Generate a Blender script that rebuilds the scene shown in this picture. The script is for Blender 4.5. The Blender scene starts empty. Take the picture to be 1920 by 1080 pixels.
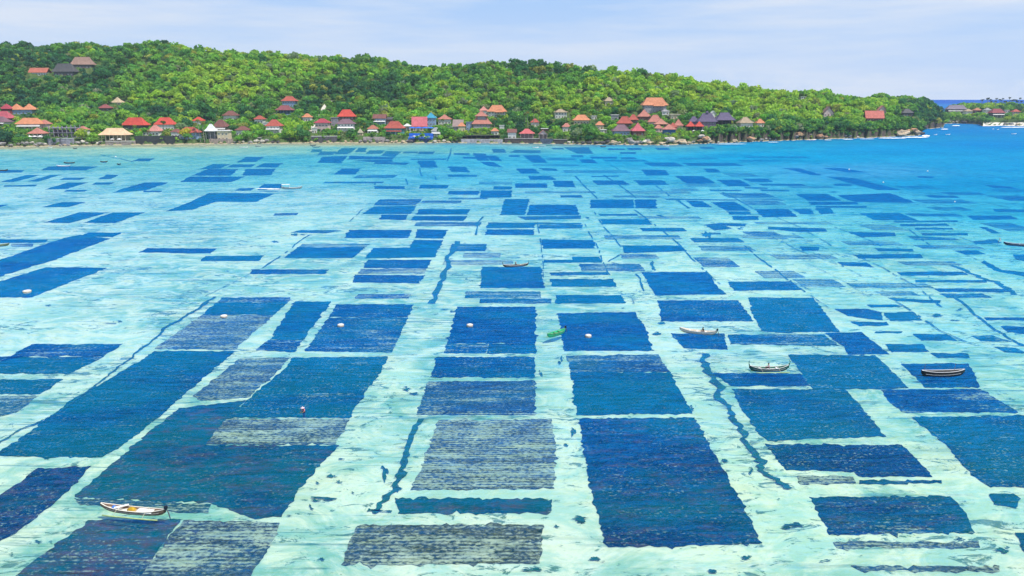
import bpy, bmesh, math, random
import numpy as np
from mathutils import Vector, Matrix, noise as mnoise
R = math.radians
S = bpy.context.scene
COL = S.collection
random.seed(7); rng = np.random.default_rng(7)

# ---------------------------------------------------------------- camera, sky, sun, exposure
CH, F, PITCH = 45.0, 1371.0, math.atan(354 / 1371)
cam_d = bpy.data.cameras.new("camera"); cam = bpy.data.objects.new("camera", cam_d); COL.objects.link(cam)
cam.location = (0, 0, CH); cam.rotation_euler = (math.pi / 2 - PITCH, 0, 0)
cam_d.sensor_fit = 'HORIZONTAL'; cam_d.angle = 2 * math.atan(960 / F)
cam_d.clip_start = 0.5; cam_d.clip_end = 120000
S.camera = cam
SUN_EL, SUN_AZ = R(63), R(122)
w = bpy.data.worlds.new("World"); S.world = w; w.use_nodes = True
nt = w.node_tree; nt.nodes.clear()
wo = nt.nodes.new('ShaderNodeOutputWorld'); bg = nt.nodes.new('ShaderNodeBackground')
sky = nt.nodes.new('ShaderNodeTexSky'); sky.sky_type = 'NISHITA'; sky.sun_disc = False
sky.sun_elevation = SUN_EL; sky.sun_rotation = SUN_AZ; sky.altitude = 0; sky.air_density = 1.0; sky.dust_density = 0.6; sky.ozone_density = 2.5
tc = nt.nodes.new('ShaderNodeTexCoord')
mp = nt.nodes.new('ShaderNodeMapping'); mp.inputs['Scale'].default_value = (1.0, 1.0, 10.0)
n1 = nt.nodes.new('ShaderNodeTexNoise'); n1.inputs['Scale'].default_value = 2.6; n1.inputs['Detail'].default_value = 7; n1.inputs['Roughness'].default_value = .58
r1 = nt.nodes.new('ShaderNodeMapRange'); r1.inputs['From Min'].default_value = .38; r1.inputs['From Max'].default_value = .68
r1.inputs['To Max'].default_value = .85
mx = nt.nodes.new('ShaderNodeMix'); mx.data_type = 'RGBA'
mx.inputs['B'].default_value = (5.9, 6.35, 7.2, 1)
hz = nt.nodes.new('ShaderNodeMix'); hz.data_type = 'RGBA'          # milky humid air low over the horizon
hz.inputs['B'].default_value = (4.25, 5.42, 7.45, 1)
sx = nt.nodes.new('ShaderNodeSeparateXYZ'); r2 = nt.nodes.new('ShaderNodeMapRange')
r2.inputs['From Min'].default_value = .14; r2.inputs['From Max'].default_value = .55; r2.inputs['To Min'].default_value = .94; r2.inputs['To Max'].default_value = 0
L_ = nt.links.new
L_(tc.outputs['Generated'], mp.inputs['Vector']); L_(mp.outputs['Vector'], n1.inputs['Vector']); L_(n1.outputs['Fac'], r1.inputs['Value'])
L_(tc.outputs['Generated'], sx.inputs[0]); L_(sx.outputs['Z'], r2.inputs['Value']); L_(r2.outputs['Result'], hz.inputs['Factor'])
L_(sky.outputs['Color'], hz.inputs['A']); 
up = nt.nodes.new('ShaderNodeMix'); up.data_type = 'RGBA'; up.inputs['B'].default_value = (2.85, 4.6, 7.45, 1)
r3 = nt.nodes.new('ShaderNodeMapRange'); r3.inputs['From Min'].default_value = .045; r3.inputs['From Max'].default_value = .15
r4 = nt.nodes.new('ShaderNodeMapRange'); r4.inputs['From Min'].default_value = .2; r4.inputs['From Max'].default_value = .6; r4.inputs['To Min'].default_value = 1; r4.inputs['To Max'].default_value = 0
mu = nt.nodes.new('ShaderNodeMath'); mu.operation = 'MULTIPLY'
L_(sx.outputs['Z'], r3.inputs['Value']); L_(sx.outputs['Z'], r4.inputs['Value']); L_(r3.outputs['Result'], mu.inputs[0]); L_(r4.outputs['Result'], mu.inputs[1])
L_(mu.outputs[0], up.inputs['Factor']); L_(hz.outputs['Result'], up.inputs['A'])
n2 = nt.nodes.new('ShaderNodeTexNoise'); n2.inputs['Scale'].default_value = 16; n2.inputs['Detail'].default_value = 8; n2.inputs['Roughness'].default_value = .6      # low far cumulus
mp2 = nt.nodes.new('ShaderNodeMapping'); mp2.inputs['Scale'].default_value = (1, 1, 1.7); L_(tc.outputs['Generated'], mp2.inputs['Vector']); L_(mp2.outputs['Vector'], n2.inputs['Vector'])
r5 = nt.nodes.new('ShaderNodeMapRange'); r5.inputs['From Min'].default_value = .54; r5.inputs['From Max'].default_value = .66; r5.inputs['To Max'].default_value = .8
r6 = nt.nodes.new('ShaderNodeMapRange'); r6.inputs['From Min'].default_value = .045; r6.inputs['From Max'].default_value = .02
m5 = nt.nodes.new('ShaderNodeMath'); m5.operation = 'MULTIPLY'; L_(n2.outputs['Fac'], r5.inputs['Value']); L_(sx.outputs['Z'], r6.inputs['Value']); L_(r5.outputs['Result'], m5.inputs[0]); L_(r6.outputs['Result'], m5.inputs[1])
cu = nt.nodes.new('ShaderNodeMix'); cu.data_type = 'RGBA'; cu.inputs['B'].default_value = (5.4, 6.1, 7.3, 1); L_(up.outputs['Result'], cu.inputs['A']); L_(m5.outputs[0], cu.inputs['Factor'])
L_(cu.outputs['Result'], mx.inputs['A']); L_(r1.outputs['Result'], mx.inputs['Factor'])
L_(mx.outputs['Result'], bg.inputs['Color']); bg.inputs['Strength'].default_value = 0.13; L_(bg.outputs['Background'], wo.inputs['Surface'])
sd = bpy.data.lights.new("sun", 'SUN'); sd.energy = 4.5; sd.angle = R(.53); sd.color = (1, .965, .90)
sun = bpy.data.objects.new("sun", sd); COL.objects.link(sun)
to_sun = Vector((math.cos(SUN_EL) * math.sin(SUN_AZ), math.cos(SUN_EL) * math.cos(SUN_AZ), math.sin(SUN_EL)))
sun.rotation_euler = to_sun.to_track_quat('Z', 'Y').to_euler(); sun.location = (500, -100, 700)
S.view_settings.view_transform = 'Standard'; S.view_settings.look = 'None'; S.view_settings.exposure = 0.0; S.view_settings.gamma = 1
S.cycles.max_bounces = 6; S.cycles.diffuse_bounces = 3; S.cycles.transparent_max_bounces = 12; S.cycles.use_denoising = True
S.cycles.sample_clamp_indirect = 6; S.cycles.sample_clamp_direct = 12

# ---------------------------------------------------------------- geometry of the view -> world
CP, SP = math.cos(PITCH), math.sin(PITCH)
def ray(px, py):
    u = (px - 960) / F; v = -(py - 540) / F
    return Vector((u, CP + v * SP, -SP + v * CP))
def at(px, py, z=0.0):
    d = ray(px, py); t = (z - CH) / d.z
    return Vector((d.x * t, d.y * t, z))
def proj(X, Y, Z):
    dy = Y; dz = Z - CH
    dep = dy * CP - dz * SP; up = dy * SP + dz * CP
    return 960 + F * X / dep, 540 - F * up / dep, dep

# ---------------------------------------------------------------- object helpers
def tag(o, label=None, cat=None, group=None, kind=None):
    if label: o['label'] = label
    if cat: o['category'] = cat
    if group: o['group'] = group
    if kind: o['kind'] = kind
    return o
def empty(name, loc, rz=0):
    o = bpy.data.objects.new(name, None); COL.objects.link(o); o.location = loc; o.rotation_euler = (0, 0, rz)
    o.empty_display_size = .5
    return o
def link(name, me, mat=None, parent=None):
    o = bpy.data.objects.new(name, me); COL.objects.link(o)
    if mat is not None and not me.materials: me.materials.append(mat)
    if parent is not None: o.parent = parent
    return o
def obj(name, bm, mat, parent=None, smooth=False):
    me = bpy.data.meshes.new(name)
    bmesh.ops.recalc_face_normals(bm, faces=bm.faces)
    bm.to_mesh(me); bm.free()
    if smooth: me.polygons.foreach_set('use_smooth', [True] * len(me.polygons))
    return link(name, me, mat, parent)
def np_mesh(name, V, Fq, smooth=False):
    V = np.asarray(V, np.float32); Fq = np.asarray(Fq, np.int32); k = Fq.shape[1]
    me = bpy.data.meshes.new(name)
    me.vertices.add(len(V)); me.vertices.foreach_set('co', V.ravel())
    me.loops.add(Fq.size); me.loops.foreach_set('vertex_index', Fq.ravel())
    me.polygons.add(len(Fq)); me.polygons.foreach_set('loop_start', np.arange(0, Fq.size, k, dtype=np.int32))
    if smooth: me.polygons.foreach_set('use_smooth', np.ones(len(Fq), bool))
    me.update(calc_edges=True)
    return me
def box(bm, x0, x1, y0, y1, z0, z1):
    v = [bm.verts.new(p) for p in ((x0,y0,z0),(x1,y0,z0),(x1,y1,z0),(x0,y1,z0),(x0,y0,z1),(x1,y0,z1),(x1,y1,z1),(x0,y1,z1))]
    for q in ((3,2,1,0),(4,5,6,7),(0,1,5,4),(1,2,6,5),(2,3,7,6),(3,0,4,7)): bm.faces.new([v[i] for i in q])
def tube(bm, pts, rad, n=6, cap=True):
    pts = [Vector(p) for p in pts]
    if not hasattr(rad, '__len__'): rad = [rad] * len(pts)
    rings = []
    for i, p in enumerate(pts):
        t = (pts[min(i + 1, len(pts) - 1)] - pts[max(i - 1, 0)]).normalized()
        a = t.orthogonal().normalized() if abs(t.z) > .99 else t.cross(Vector((0, 0, 1))).normalized()
        b = t.cross(a)
        rings.append([bm.verts.new(p + (a * math.cos(2 * math.pi * k / n) + b * math.sin(2 * math.pi * k / n)) * rad[i]) for k in range(n)])
    for r0, r1_ in zip(rings, rings[1:]):
        for k in range(n): bm.faces.new((r0[k], r0[(k + 1) % n], r1_[(k + 1) % n], r1_[k]))
    if cap: bm.faces.new(rings[0][::-1]); bm.faces.new(rings[-1])
def lathe(bm, prof, n=14, c=(0, 0, 0), sx=1, sy=1):
    rings = [[bm.verts.new((c[0] + r * sx * math.cos(2 * math.pi * k / n), c[1] + r * sy * math.sin(2 * math.pi * k / n), c[2] + z)) for k in range(n)] for r, z in prof]
    for r0, r1_ in zip(rings, rings[1:]):
        for k in range(n): bm.faces.new((r0[k], r0[(k + 1) % n], r1_[(k + 1) % n], r1_[k]))
    bm.faces.new(rings[0][::-1]); bm.faces.new(rings[-1])

# ---------------------------------------------------------------- materials
def newmat(name):
    m = bpy.data.materials.new(name); m.use_nodes = True; t = m.node_tree
    for n in list(t.nodes): t.nodes.remove(n)
    out = t.nodes.new('ShaderNodeOutputMaterial')
    return m, t, out
def N(t, typ, ins=None, **kw):
    n = t.nodes.new('ShaderNode' + typ)
    for k, v in kw.items(): setattr(n, k, v)
    for k, v in (ins or {}).items():
        s = n.inputs[k]
        if hasattr(v, 'is_output') or isinstance(v, bpy.types.NodeSocket): t.links.new(v, s)
        else: s.default_value = v
    return n
def math_(t, op, a, b=None, clamp=False):
    n = N(t, 'Math', operation=op, use_clamp=clamp)
    for i, v in enumerate((a, b)):
        if v is None: continue
        if isinstance(v, bpy.types.NodeSocket): t.links.new(v, n.inputs[i])
        else: n.inputs[i].default_value = v
    return n.outputs[0]
def mixc(t, f, a, b, mode='MIX'):
    n = N(t, 'Mix', data_type='RGBA', blend_type=mode)
    for k, v in (('Factor', f), ('A', a), ('B', b)):
        if isinstance(v, bpy.types.NodeSocket): t.links.new(v, n.inputs[k])
        elif k == 'Factor': n.inputs[k].default_value = v
        else: n.inputs[k].default_value = (*v[:3], 1)
    return n.outputs['Result']
def rngmap(t, v, a, b, c=0, d=1):
    return N(t, 'MapRange', {'Value': v, 'From Min': a, 'From Max': b, 'To Min': c, 'To Max': d}).outputs[0]
def noise_(t, vec, scale, detail=3, rough=.5, dist=0):
    return N(t, 'TexNoise', {'Vector': vec, 'Scale': scale, 'Detail': detail, 'Roughness': rough, 'Distortion': dist}).outputs['Fac']
def pos(t, sc=(1, 1, 1)):
    tcn = N(t, 'TexCoord'); return N(t, 'Mapping', {'Vector': tcn.outputs['Object'], 'Scale': sc}).outputs[0]
def wpos(t, sc=(1, 1, 1)):
    g = N(t, 'NewGeometry'); return N(t, 'Mapping', {'Vector': g.outputs['Position'], 'Scale': sc}).outputs[0]
_mc = {}
def mk(col, var=.25, scale=.8, rough=.75, metal=0, bump=0, name=None, spec=.3):
    key = (tuple(round(c, 3) for c in col), var, scale, rough, metal, bump)
    if key in _mc: return _mc[key]
    m, t, out = newmat(name or 'surface')
    p = pos(t); n = noise_(t, p, scale, 5, .6)
    dark = [c * (1 - var) for c in col]; light = [min(1, c * (1 + var * .6)) for c in col]
    c = mixc(t, rngmap(t, n, .3, .7), dark, light)
    b = N(t, 'BsdfPrincipled', {'Base Color': c, 'Roughness': rough, 'Metallic': metal, 'Specular IOR Level': spec})
    if bump:
        t.links.new(N(t, 'Bump', {'Height': noise_(t, p, scale * 4, 4), 'Strength': bump, 'Distance': .1}).outputs[0], b.inputs['Normal'])
    t.links.new(b.outputs[0], out.inputs[0]); _mc[key] = m
    return m
_rc = {}
def roofmat(col):
    """clay tile courses: bands down the slope and weather stains"""
    key = tuple(round(c, 3) for c in col)
    if key in _rc: return _rc[key]
    m, t, out = newmat('roof_tile')
    p = pos(t); n = noise_(t, p, .35, 5, .65); n2 = noise_(t, p, 2.2, 2)
    wv = N(t, 'TexWave', {'Vector': p, 'Scale': 1.1, 'Distortion': .4, 'Detail': 1}, wave_type='BANDS', bands_direction='Z').outputs['Fac']
    c = mixc(t, rngmap(t, n, .3, .72), [x * .62 for x in col], [min(1, x * 1.12) for x in col])
    c = mixc(t, rngmap(t, n2, .35, .7, 0, .3), c, [min(1, x * 1.25 + .04) for x in col])
    c = mixc(t, rngmap(t, wv, 0, .3, .28, 0), c, [x * .4 for x in col])
    b = N(t, 'BsdfPrincipled', {'Base Color': c, 'Roughness': .7, 'Specular IOR Level': .3})
    t.links.new(N(t, 'Bump', {'Height': wv, 'Strength': .4, 'Distance': .12}).outputs[0], b.inputs['Normal'])
    t.links.new(b.outputs[0], out.inputs[0]); _rc[key] = m
    return m

SAND = np.array([.80, .78, .67])
def mat_water():
    m, t, out = newmat('sea_water')
    tint_ = N(t, 'Attribute', attribute_name='tint').outputs['Color']; sc = N(t, 'Attribute', attribute_name='scatter').outputs['Color']
    w1 = noise_(t, wpos(t, (.32, 1.15, 1)), 1.0, 3, .55, .6)
    w2 = noise_(t, wpos(t, (1.5, 3.2, 1)), 1.0, 2, .5, .3)
    h = math_(t, 'ADD', math_(t, 'MULTIPLY', w1, 1.0), math_(t, 'MULTIPLY', w2, .28))
    bump = N(t, 'Bump', {'Height': h, 'Strength': 1.0, 'Distance': .55}).outputs[0]
    fr = N(t, 'Fresnel', {'IOR': 1.33, 'Normal': bump}).outputs[0]
    fac = math_(t, 'MINIMUM', math_(t, 'MULTIPLY', fr, .16), .016)
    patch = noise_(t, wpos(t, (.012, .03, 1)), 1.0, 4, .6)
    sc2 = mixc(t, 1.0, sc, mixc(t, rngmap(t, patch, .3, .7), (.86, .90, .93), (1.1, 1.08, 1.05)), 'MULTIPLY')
    w3 = noise_(t, wpos(t, (.20, 1.0, 1)), 1.0, 4, .6, .5)          # wave streaks: light and dark of the ripples painted into the scatter colour
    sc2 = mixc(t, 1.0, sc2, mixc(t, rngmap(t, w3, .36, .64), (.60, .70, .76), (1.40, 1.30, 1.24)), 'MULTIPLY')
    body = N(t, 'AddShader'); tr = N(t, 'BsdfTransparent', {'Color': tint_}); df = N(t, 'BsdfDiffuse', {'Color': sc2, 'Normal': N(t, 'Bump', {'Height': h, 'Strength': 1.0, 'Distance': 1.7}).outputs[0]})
    t.links.new(tr.outputs[0], body.inputs[0]); t.links.new(df.outputs[0], body.inputs[1])
    gl = N(t, 'BsdfGlossy', {'Color': (1, 1, 1, 1), 'Roughness': .16, 'Normal': bump})
    mx = N(t, 'MixShader', {0: fac}); t.links.new(body.outputs[0], mx.inputs[1]); t.links.new(gl.outputs[0], mx.inputs[2])
    t.links.new(mx.outputs[0], out.inputs[0]); return m
def mat_bed():
    m, t, out = newmat('coral_sand')
    big = noise_(t, wpos(t, (.03, .022, 1)), 1, 5, .62, .5); mid = noise_(t, wpos(t, (.11, .15, 1)), 1, 7, .70, 1.0)
    fine = noise_(t, wpos(t, (.9, 1.3, 1)), 1, 5, .66, .3)
    c = mixc(t, rngmap(t, mid, .42, .56), (.54, .68, .60), tuple(SAND * np.array([1.08, 1.04, 1.03])))
    c = mixc(t, math_(t, 'MULTIPLY', rngmap(t, big, .43, .58), rngmap(t, mid, .62, .40)), c, (.24, .47, .38))          # film of algae
    c = mixc(t, rngmap(t, noise_(t, wpos(t, (.06, .08, 1)), 1, 3, .5), .58, .72, 0, .5), c, (.80, .70, .52))
    clus = rngmap(t, noise_(t, wpos(t, (.045, .07, 1)), 1, 3, .55), .46, .60, .0, 1)
    alg = rngmap(t, math_(t, 'ADD', noise_(t, wpos(t, (.20, .42, 1)), 1, 7, .76, 1.6), math_(t, 'MULTIPLY', clus, .07)), .585, .630)
    c = mixc(t, math_(t, 'MULTIPLY', alg, .85), c, (.035, .15, .12))
    st = rngmap(t, noise_(t, wpos(t, (.03, .50, 1)), 1, 5, .68, 1.6), .555, .605)
    st = math_(t, 'MULTIPLY', st, rngmap(t, big, .42, .58))
    c = mixc(t, math_(t, 'MULTIPLY', st, .80), c, (.05, .19, .18))
    c = mixc(t, rngmap(t, fine, .50, .74, 0, .38), c, (.42, .50, .40))
    b = N(t, 'BsdfDiffuse', {'Color': c}); t.links.new(b.outputs[0], out.inputs[0]); return m
def mat_weed():
    """rows of seaweed bunches: object colour R = cover, G = brownness, B = seed"""
    m, t, out = newmat('seaweed')
    oi = N(t, 'ObjectInfo'); sp = N(t, 'SeparateColor', {'Color': oi.outputs['Color']})
    cover, brown, seed = sp.outputs[0], sp.outputs[1], sp.outputs[2]
    off = N(t, 'CombineXYZ', {'X': math_(t, 'MULTIPLY', seed, 331.0), 'Y': math_(t, 'MULTIPLY', seed, 173.0), 'Z': 0.0}).outputs[0]
    def P(s): return N(t, 'VectorMath', {0: wpos(t, s), 1: off}, operation='ADD').outputs[0]
    bun = noise_(t, P((1.7, 2.6, 1)), 1, 3, .62, .4)          # bunches on the lines
    band = noise_(t, P((.05, .55, 1)), 1, 3, .6, .3)          # whole lines thinner or thicker
    blot = noise_(t, P((.10, .16, 1)), 1, 4, .62, .6)          # bare blots
    val = math_(t, 'ADD', math_(t, 'MULTIPLY', bun, .40), math_(t, 'ADD', math_(t, 'MULTIPLY', band, .34), math_(t, 'MULTIPLY', blot, .38)))
    th = rngmap(t, cover, 0, 1, .43, .76)
    rows = N(t, 'TexWave', {'Vector': P((1, 1, 1)), 'Scale': .52, 'Distortion': 2.6, 'Detail': 3, 'Detail Scale': .8}, wave_type='BANDS', bands_direction='Y').outputs['Fac']
    val = math_(t, 'ADD', val, math_(t, 'MULTIPLY', math_(t, 'SUBTRACT', rows, .5), .06))
    soft = rngmap(t, cover, .3, 1.0, .055, .05)
    gap = N(t, 'MapRange', {'Value': math_(t, 'SUBTRACT', val, th), 'From Min': math_(t, 'MULTIPLY', soft, -1.0), 'From Max': soft, 'To Max': .86}).outputs[0]
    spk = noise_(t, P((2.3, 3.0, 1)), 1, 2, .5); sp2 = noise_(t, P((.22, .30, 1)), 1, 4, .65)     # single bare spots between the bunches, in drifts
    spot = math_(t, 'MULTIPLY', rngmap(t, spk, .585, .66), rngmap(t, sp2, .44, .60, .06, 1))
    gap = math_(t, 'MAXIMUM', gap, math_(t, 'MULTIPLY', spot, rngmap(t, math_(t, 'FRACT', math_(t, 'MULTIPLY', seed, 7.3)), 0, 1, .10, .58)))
    hue = noise_(t, P((.35, .75, 1)), 1, 5, .68); hue2 = noise_(t, P((.045, .09, 1)), 1, 4, .6)
    hb = rngmap(t, math_(t, 'ADD', hue, math_(t, 'SUBTRACT', brown, .52)), .40, .70)
    c = mixc(t, rngmap(t, math_(t, 'ADD', hue2, math_(t, 'MULTIPLY', math_(t, 'SUBTRACT', math_(t, 'FRACT', math_(t, 'MULTIPLY', seed, 13.7)), .5), .22)), .40, .62), (.000, .020, .050), (.000, .085, .080))
    c = mixc(t, hb, c, (.120, .055, .050))
    c = mixc(t, rngmap(t, bun, .46, .70, 0, .55), c, (.012, .11, .13))
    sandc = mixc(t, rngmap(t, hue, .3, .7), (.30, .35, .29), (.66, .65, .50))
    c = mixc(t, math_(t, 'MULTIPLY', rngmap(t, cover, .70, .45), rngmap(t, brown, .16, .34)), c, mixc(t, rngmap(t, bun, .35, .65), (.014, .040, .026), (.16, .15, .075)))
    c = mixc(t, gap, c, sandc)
    b = N(t, 'BsdfDiffuse', {'Color': c}); t.links.new(b.outputs[0], out.inputs[0]); return m
def mat_leaf(mode):
    m, t, out = newmat('leaf')
    if mode == 'obj': col = N(t, 'ObjectInfo').outputs['Color']
    else: col = N(t, 'Attribute', attribute_name='leafcol').outputs['Color']
    n = noise_(t, wpos(t, (.5, .5, .5)), 1, 3, .6)
    v = N(t, 'Attribute', attribute_name='lv').outputs['Fac']
    c = mixc(t, 1.0, col, mixc(t, rngmap(t, n, .3, .7), (.76, .78, .74), (1.2, 1.16, 1.1)), 'MULTIPLY')
    c = mixc(t, 1.0, c, mixc(t, v, (.80, .82, .86), (1.2, 1.18, 1.0)), 'MULTIPLY')
    d = N(t, 'BsdfDiffuse', {'Color': c}); tl = N(t, 'BsdfTranslucent', {'Color': mixc(t, 1.0, c, (1.15, 1.2, .55), 'MULTIPLY')})
    mx = N(t, 'MixShader', {0: .42}); t.links.new(d.outputs[0], mx.inputs[1]); t.links.new(tl.outputs[0], mx.inputs[2])
    t.links.new(mx.outputs[0], out.inputs[0]); return m
def mat_land():
    m, t, out = newmat('hill_ground')
    g = N(t, 'NewGeometry'); z = N(t, 'SeparateXYZ', {'Vector': g.outputs['Normal']}).outputs[2]
    hz = N(t, 'SeparateXYZ', {'Vector': g.outputs['Position']}).outputs[2]
    n = noise_(t, wpos(t, (.08, .08, .2)), 1, 6, .68, .4); n2 = noise_(t, wpos(t, (.5, .5, .9)), 1, 5, .7)
    grass = mixc(t, rngmap(t, n, .35, .65), (.045, .105, .030), (.12, .16, .055))
    rock = mixc(t, rngmap(t, n2, .3, .7), (.035, .033, .034), (.17, .13, .10))
    c = mixc(t, rngmap(t, z, .55, .80, 1, 0), grass, rock)
    c = mixc(t, rngmap(t, math_(t, 'ADD', hz, math_(t, 'MULTIPLY', n2, 1.2)), 1.0, 1.7, 1, 0), c, (.50, .41, .28))
    b = N(t, 'BsdfDiffuse', {'Color': c})
    t.links.new(N(t, 'Bump', {'Height': n2, 'Strength': .8, 'Distance': 1.5}).outputs[0], b.inputs['Normal'])
    t.links.new(b.outputs[0], out.inputs[0]); return m
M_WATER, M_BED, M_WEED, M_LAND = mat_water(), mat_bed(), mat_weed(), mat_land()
M_LEAF, M_LEAFS = mat_leaf('obj'), mat_leaf('attr')
M_BARK = mk((.19, .14, .10), .4, 1.5, .9, name='bark')
M_ROCK = mk((.36, .29, .22), .5, .35, .95, bump=.6, name='rock')
M_STONE = mk((.20, .18, .17), .45, .6, .95, bump=.5, name='stone_wall')
M_WHITE = mk((.80, .79, .76), .12, .5, .6, name='white_paint')
M_GLASS = mk((.05, .07, .10), .3, .4, .15, name='window_glass', spec=.6)
M_WOOD = mk((.24, .15, .09), .4, 2, .7, name='wood')
# ---------------------------------------------------------------- terrain
def interp(tab, x):
    return float(np.interp(x, tab[0], tab[1]))
class Land:
    """a shore line and a ridge line, both given where they are seen, with a slope profile between them"""
    def __init__(self, shore, ridge, depth, trees, prof, shelf):
        sh = [at(x, y, 0) for x, y in shore]
        self.sh = (np.array([p.x / p.y for p in sh]), np.array([p.y for p in sh]))
        self.dep = (np.array([at(x, 268).x / at(x, 268).y for x, _ in depth]), np.array([d for _, d in depth]))
        a, H = [], []
        for x, y in ridge:
            d = ray(x, y); aa = d.x / d.y
            Y = interp(self.sh, aa) + interp(self.dep, aa)
            a.append(aa); H.append(CH + d.z / d.y * Y - trees)
        self.rd = (np.array(a), np.array(H)); self.prof = prof; self.shelf = shelf
        self.a0, self.a1 = self.sh[0][0], self.sh[0][-1]
    def h(self, X, Y):
        X = np.asarray(X, float); Y = np.asarray(Y, float); a = X / Y
        sy = np.interp(a, *self.sh); dp = np.interp(a, *self.dep); H = np.interp(a, *self.rd)
        sy = sy + 3.0 * np.sin(a * 311) + 2.0 * np.sin(a * 757 + 1)
        sy = sy + np.where(np.interp(a, *self.shelf) > 6, 2.2 * np.sin(a * 690 + 2) + 1.6 * np.sin(a * 1130), 0)
        s = Y - sy; t = s / dp
        sf = np.interp(a, *self.shelf)
        p = np.interp(t, *self.prof)
        shelf = np.where(s < 0, s * .10, np.minimum(s * np.where(sf > 5, 2.2, .5), sf) + np.minimum(np.maximum(s - 8, 0) * .02, 2))
        h = shelf + p * (H - sf - 2)
        h = np.where(H < sf, np.minimum(h, shelf * np.clip(H / 4, -1, 1)), h)
        n = 3.2 * np.sin(X * .021 + 1.3) * np.sin(Y * .017) + 1.8 * np.sin(X * .053 + Y * .031)
        h = h + n * np.clip(t * 3 - .3, 0, 1)
        edge = np.minimum(a - self.a0, self.a1 - a) * 900
        return np.where(edge < 0, -3, np.minimum(h, -1.5 + edge * 1.1))
PROF = (np.array([-1, 0, .1, .22, .42, .72, 1.0, 1.15, 1.6]), np.array([0, 0, .035, .07, .22, .66, 1.0, .98, .7]))
pa = lambda x: at(x, 268).x / at(x, 268).y
main = Land([(-420,280),(-120,279),(0,276),(200,272),(400,270),(600,268),(860,268),(1000,269),(1100,271),(1250,272),(1330,269),(1440,264.5),(1560,260.5),(1640,258),(1720,254),(1745,250)],
            [(-420,95),(-120,90),(0,84),(80,80),(150,82),(250,86),(310,82),(400,96),(500,98),(600,109),(700,109),(740,114),(800,123),(900,121),(960,118),(1040,123),(1120,129),(1200,138),(1280,148),(1360,161),(1440,169),(1520,175),(1600,182),(1660,193),(1700,212),(1730,236),(1745,250)],
            [(-420,500),(400,480),(900,420),(1200,340),(1400,280),(1600,210),(1700,120),(1745,50)], 8.5, PROF,
            (np.array([pa(-420), pa(1000), pa(1290), pa(1340), pa(1690), pa(1745)]), np.array([3.4, 3.6, 4.5, 9.5, 8.0, 3.0])))
mound = Land([(1560,246),(1640,245),(1715,243),(1750,241),(1768,239),(1778,237)],
             [(1560,186),(1620,186),(1690,185),(1735,192),(1758,207),(1770,226),(1778,238)],
             [(1560,170),(1700,130),(1778,50)], 8, PROF, (np.array([-9, 9]), np.array([9., 9.])))
far = Land([(1762,233),(1775,231.5),(1800,231.5),(1835,233),(1842,236.5),(1880,235.5),(1920,236.5),(2020,238),(2200,240)],
           [(1762,204),(1790,202),(1830,199),(1900,197),(2000,197),(2200,199)],
           [(1762,220),(2200,300)], 7, (np.array([-1,0,.12,.5,1,1.6]), np.array([0,0,.1,.6,1,.6])),
           (np.array([pa(1762), pa(1802), pa(1832), pa(1845), pa(2200)]), np.array([8., 7., 5., 1.9, 1.9])))
LANDS = [main, mound, far]
def gh(X, Y): return max(float(l.h(X, Y)) for l in LANDS)
def hit(px, py, y0=640, y1=2400, step=1.5):
    """where the sight line through this point of the photo meets the ground"""
    d = ray(px, py); Ys = np.arange(y0, y1, step); X = Ys * d.x / d.y; Z = CH + Ys * d.z / d.y
    g = np.maximum.reduce([l.h(X, Ys) for l in LANDS])
    k = np.nonzero((g >= Z) & (g > .3))[0]
    if len(k) == 0: return None
    k = k[0]; return Vector((X[k], Ys[k], g[k]))
def land_mesh(name, L, na, ns, s1):
    a = np.linspace(L.a0 - .012, L.a1 + .012, na); s = np.concatenate([np.linspace(-40, 40, 33), np.linspace(40, s1, ns)[1:]])
    A, Sg = np.meshgrid(a, s); Y = np.interp(A, *L.sh) + Sg; X = A * Y; Z = L.h(X, Y)
    Z = Z + np.where(Z > 1, .5 * np.sin(X * .9) * np.sin(Y * .7) + .3 * np.sin(X * 2.1 + Y), 0)
    n, mcol = A.shape; idx = np.arange(n * mcol).reshape(n, mcol)
    Fq = np.stack([idx[:-1, :-1], idx[:-1, 1:], idx[1:, 1:], idx[1:, :-1]], -1).reshape(-1, 4)
    o = link(name, np_mesh(name, np.stack([X, Y, Z], -1).reshape(-1, 3), Fq, True), M_LAND); tag(o, kind='structure'); return o
land_mesh('hillside', main, 950, 60, 900)
land_mesh('headland', mound, 160, 30, 300)
land_mesh('far_shore', far, 240, 40, 520)

# ---------------------------------------------------------------- sea bed and water
def lin(c): return np.array([(v / 255 / 12.92) if v <= 10 else ((v / 255 + .055) / 1.055) ** 2.4 for v in c])
LIGHT = 1.50
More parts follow.
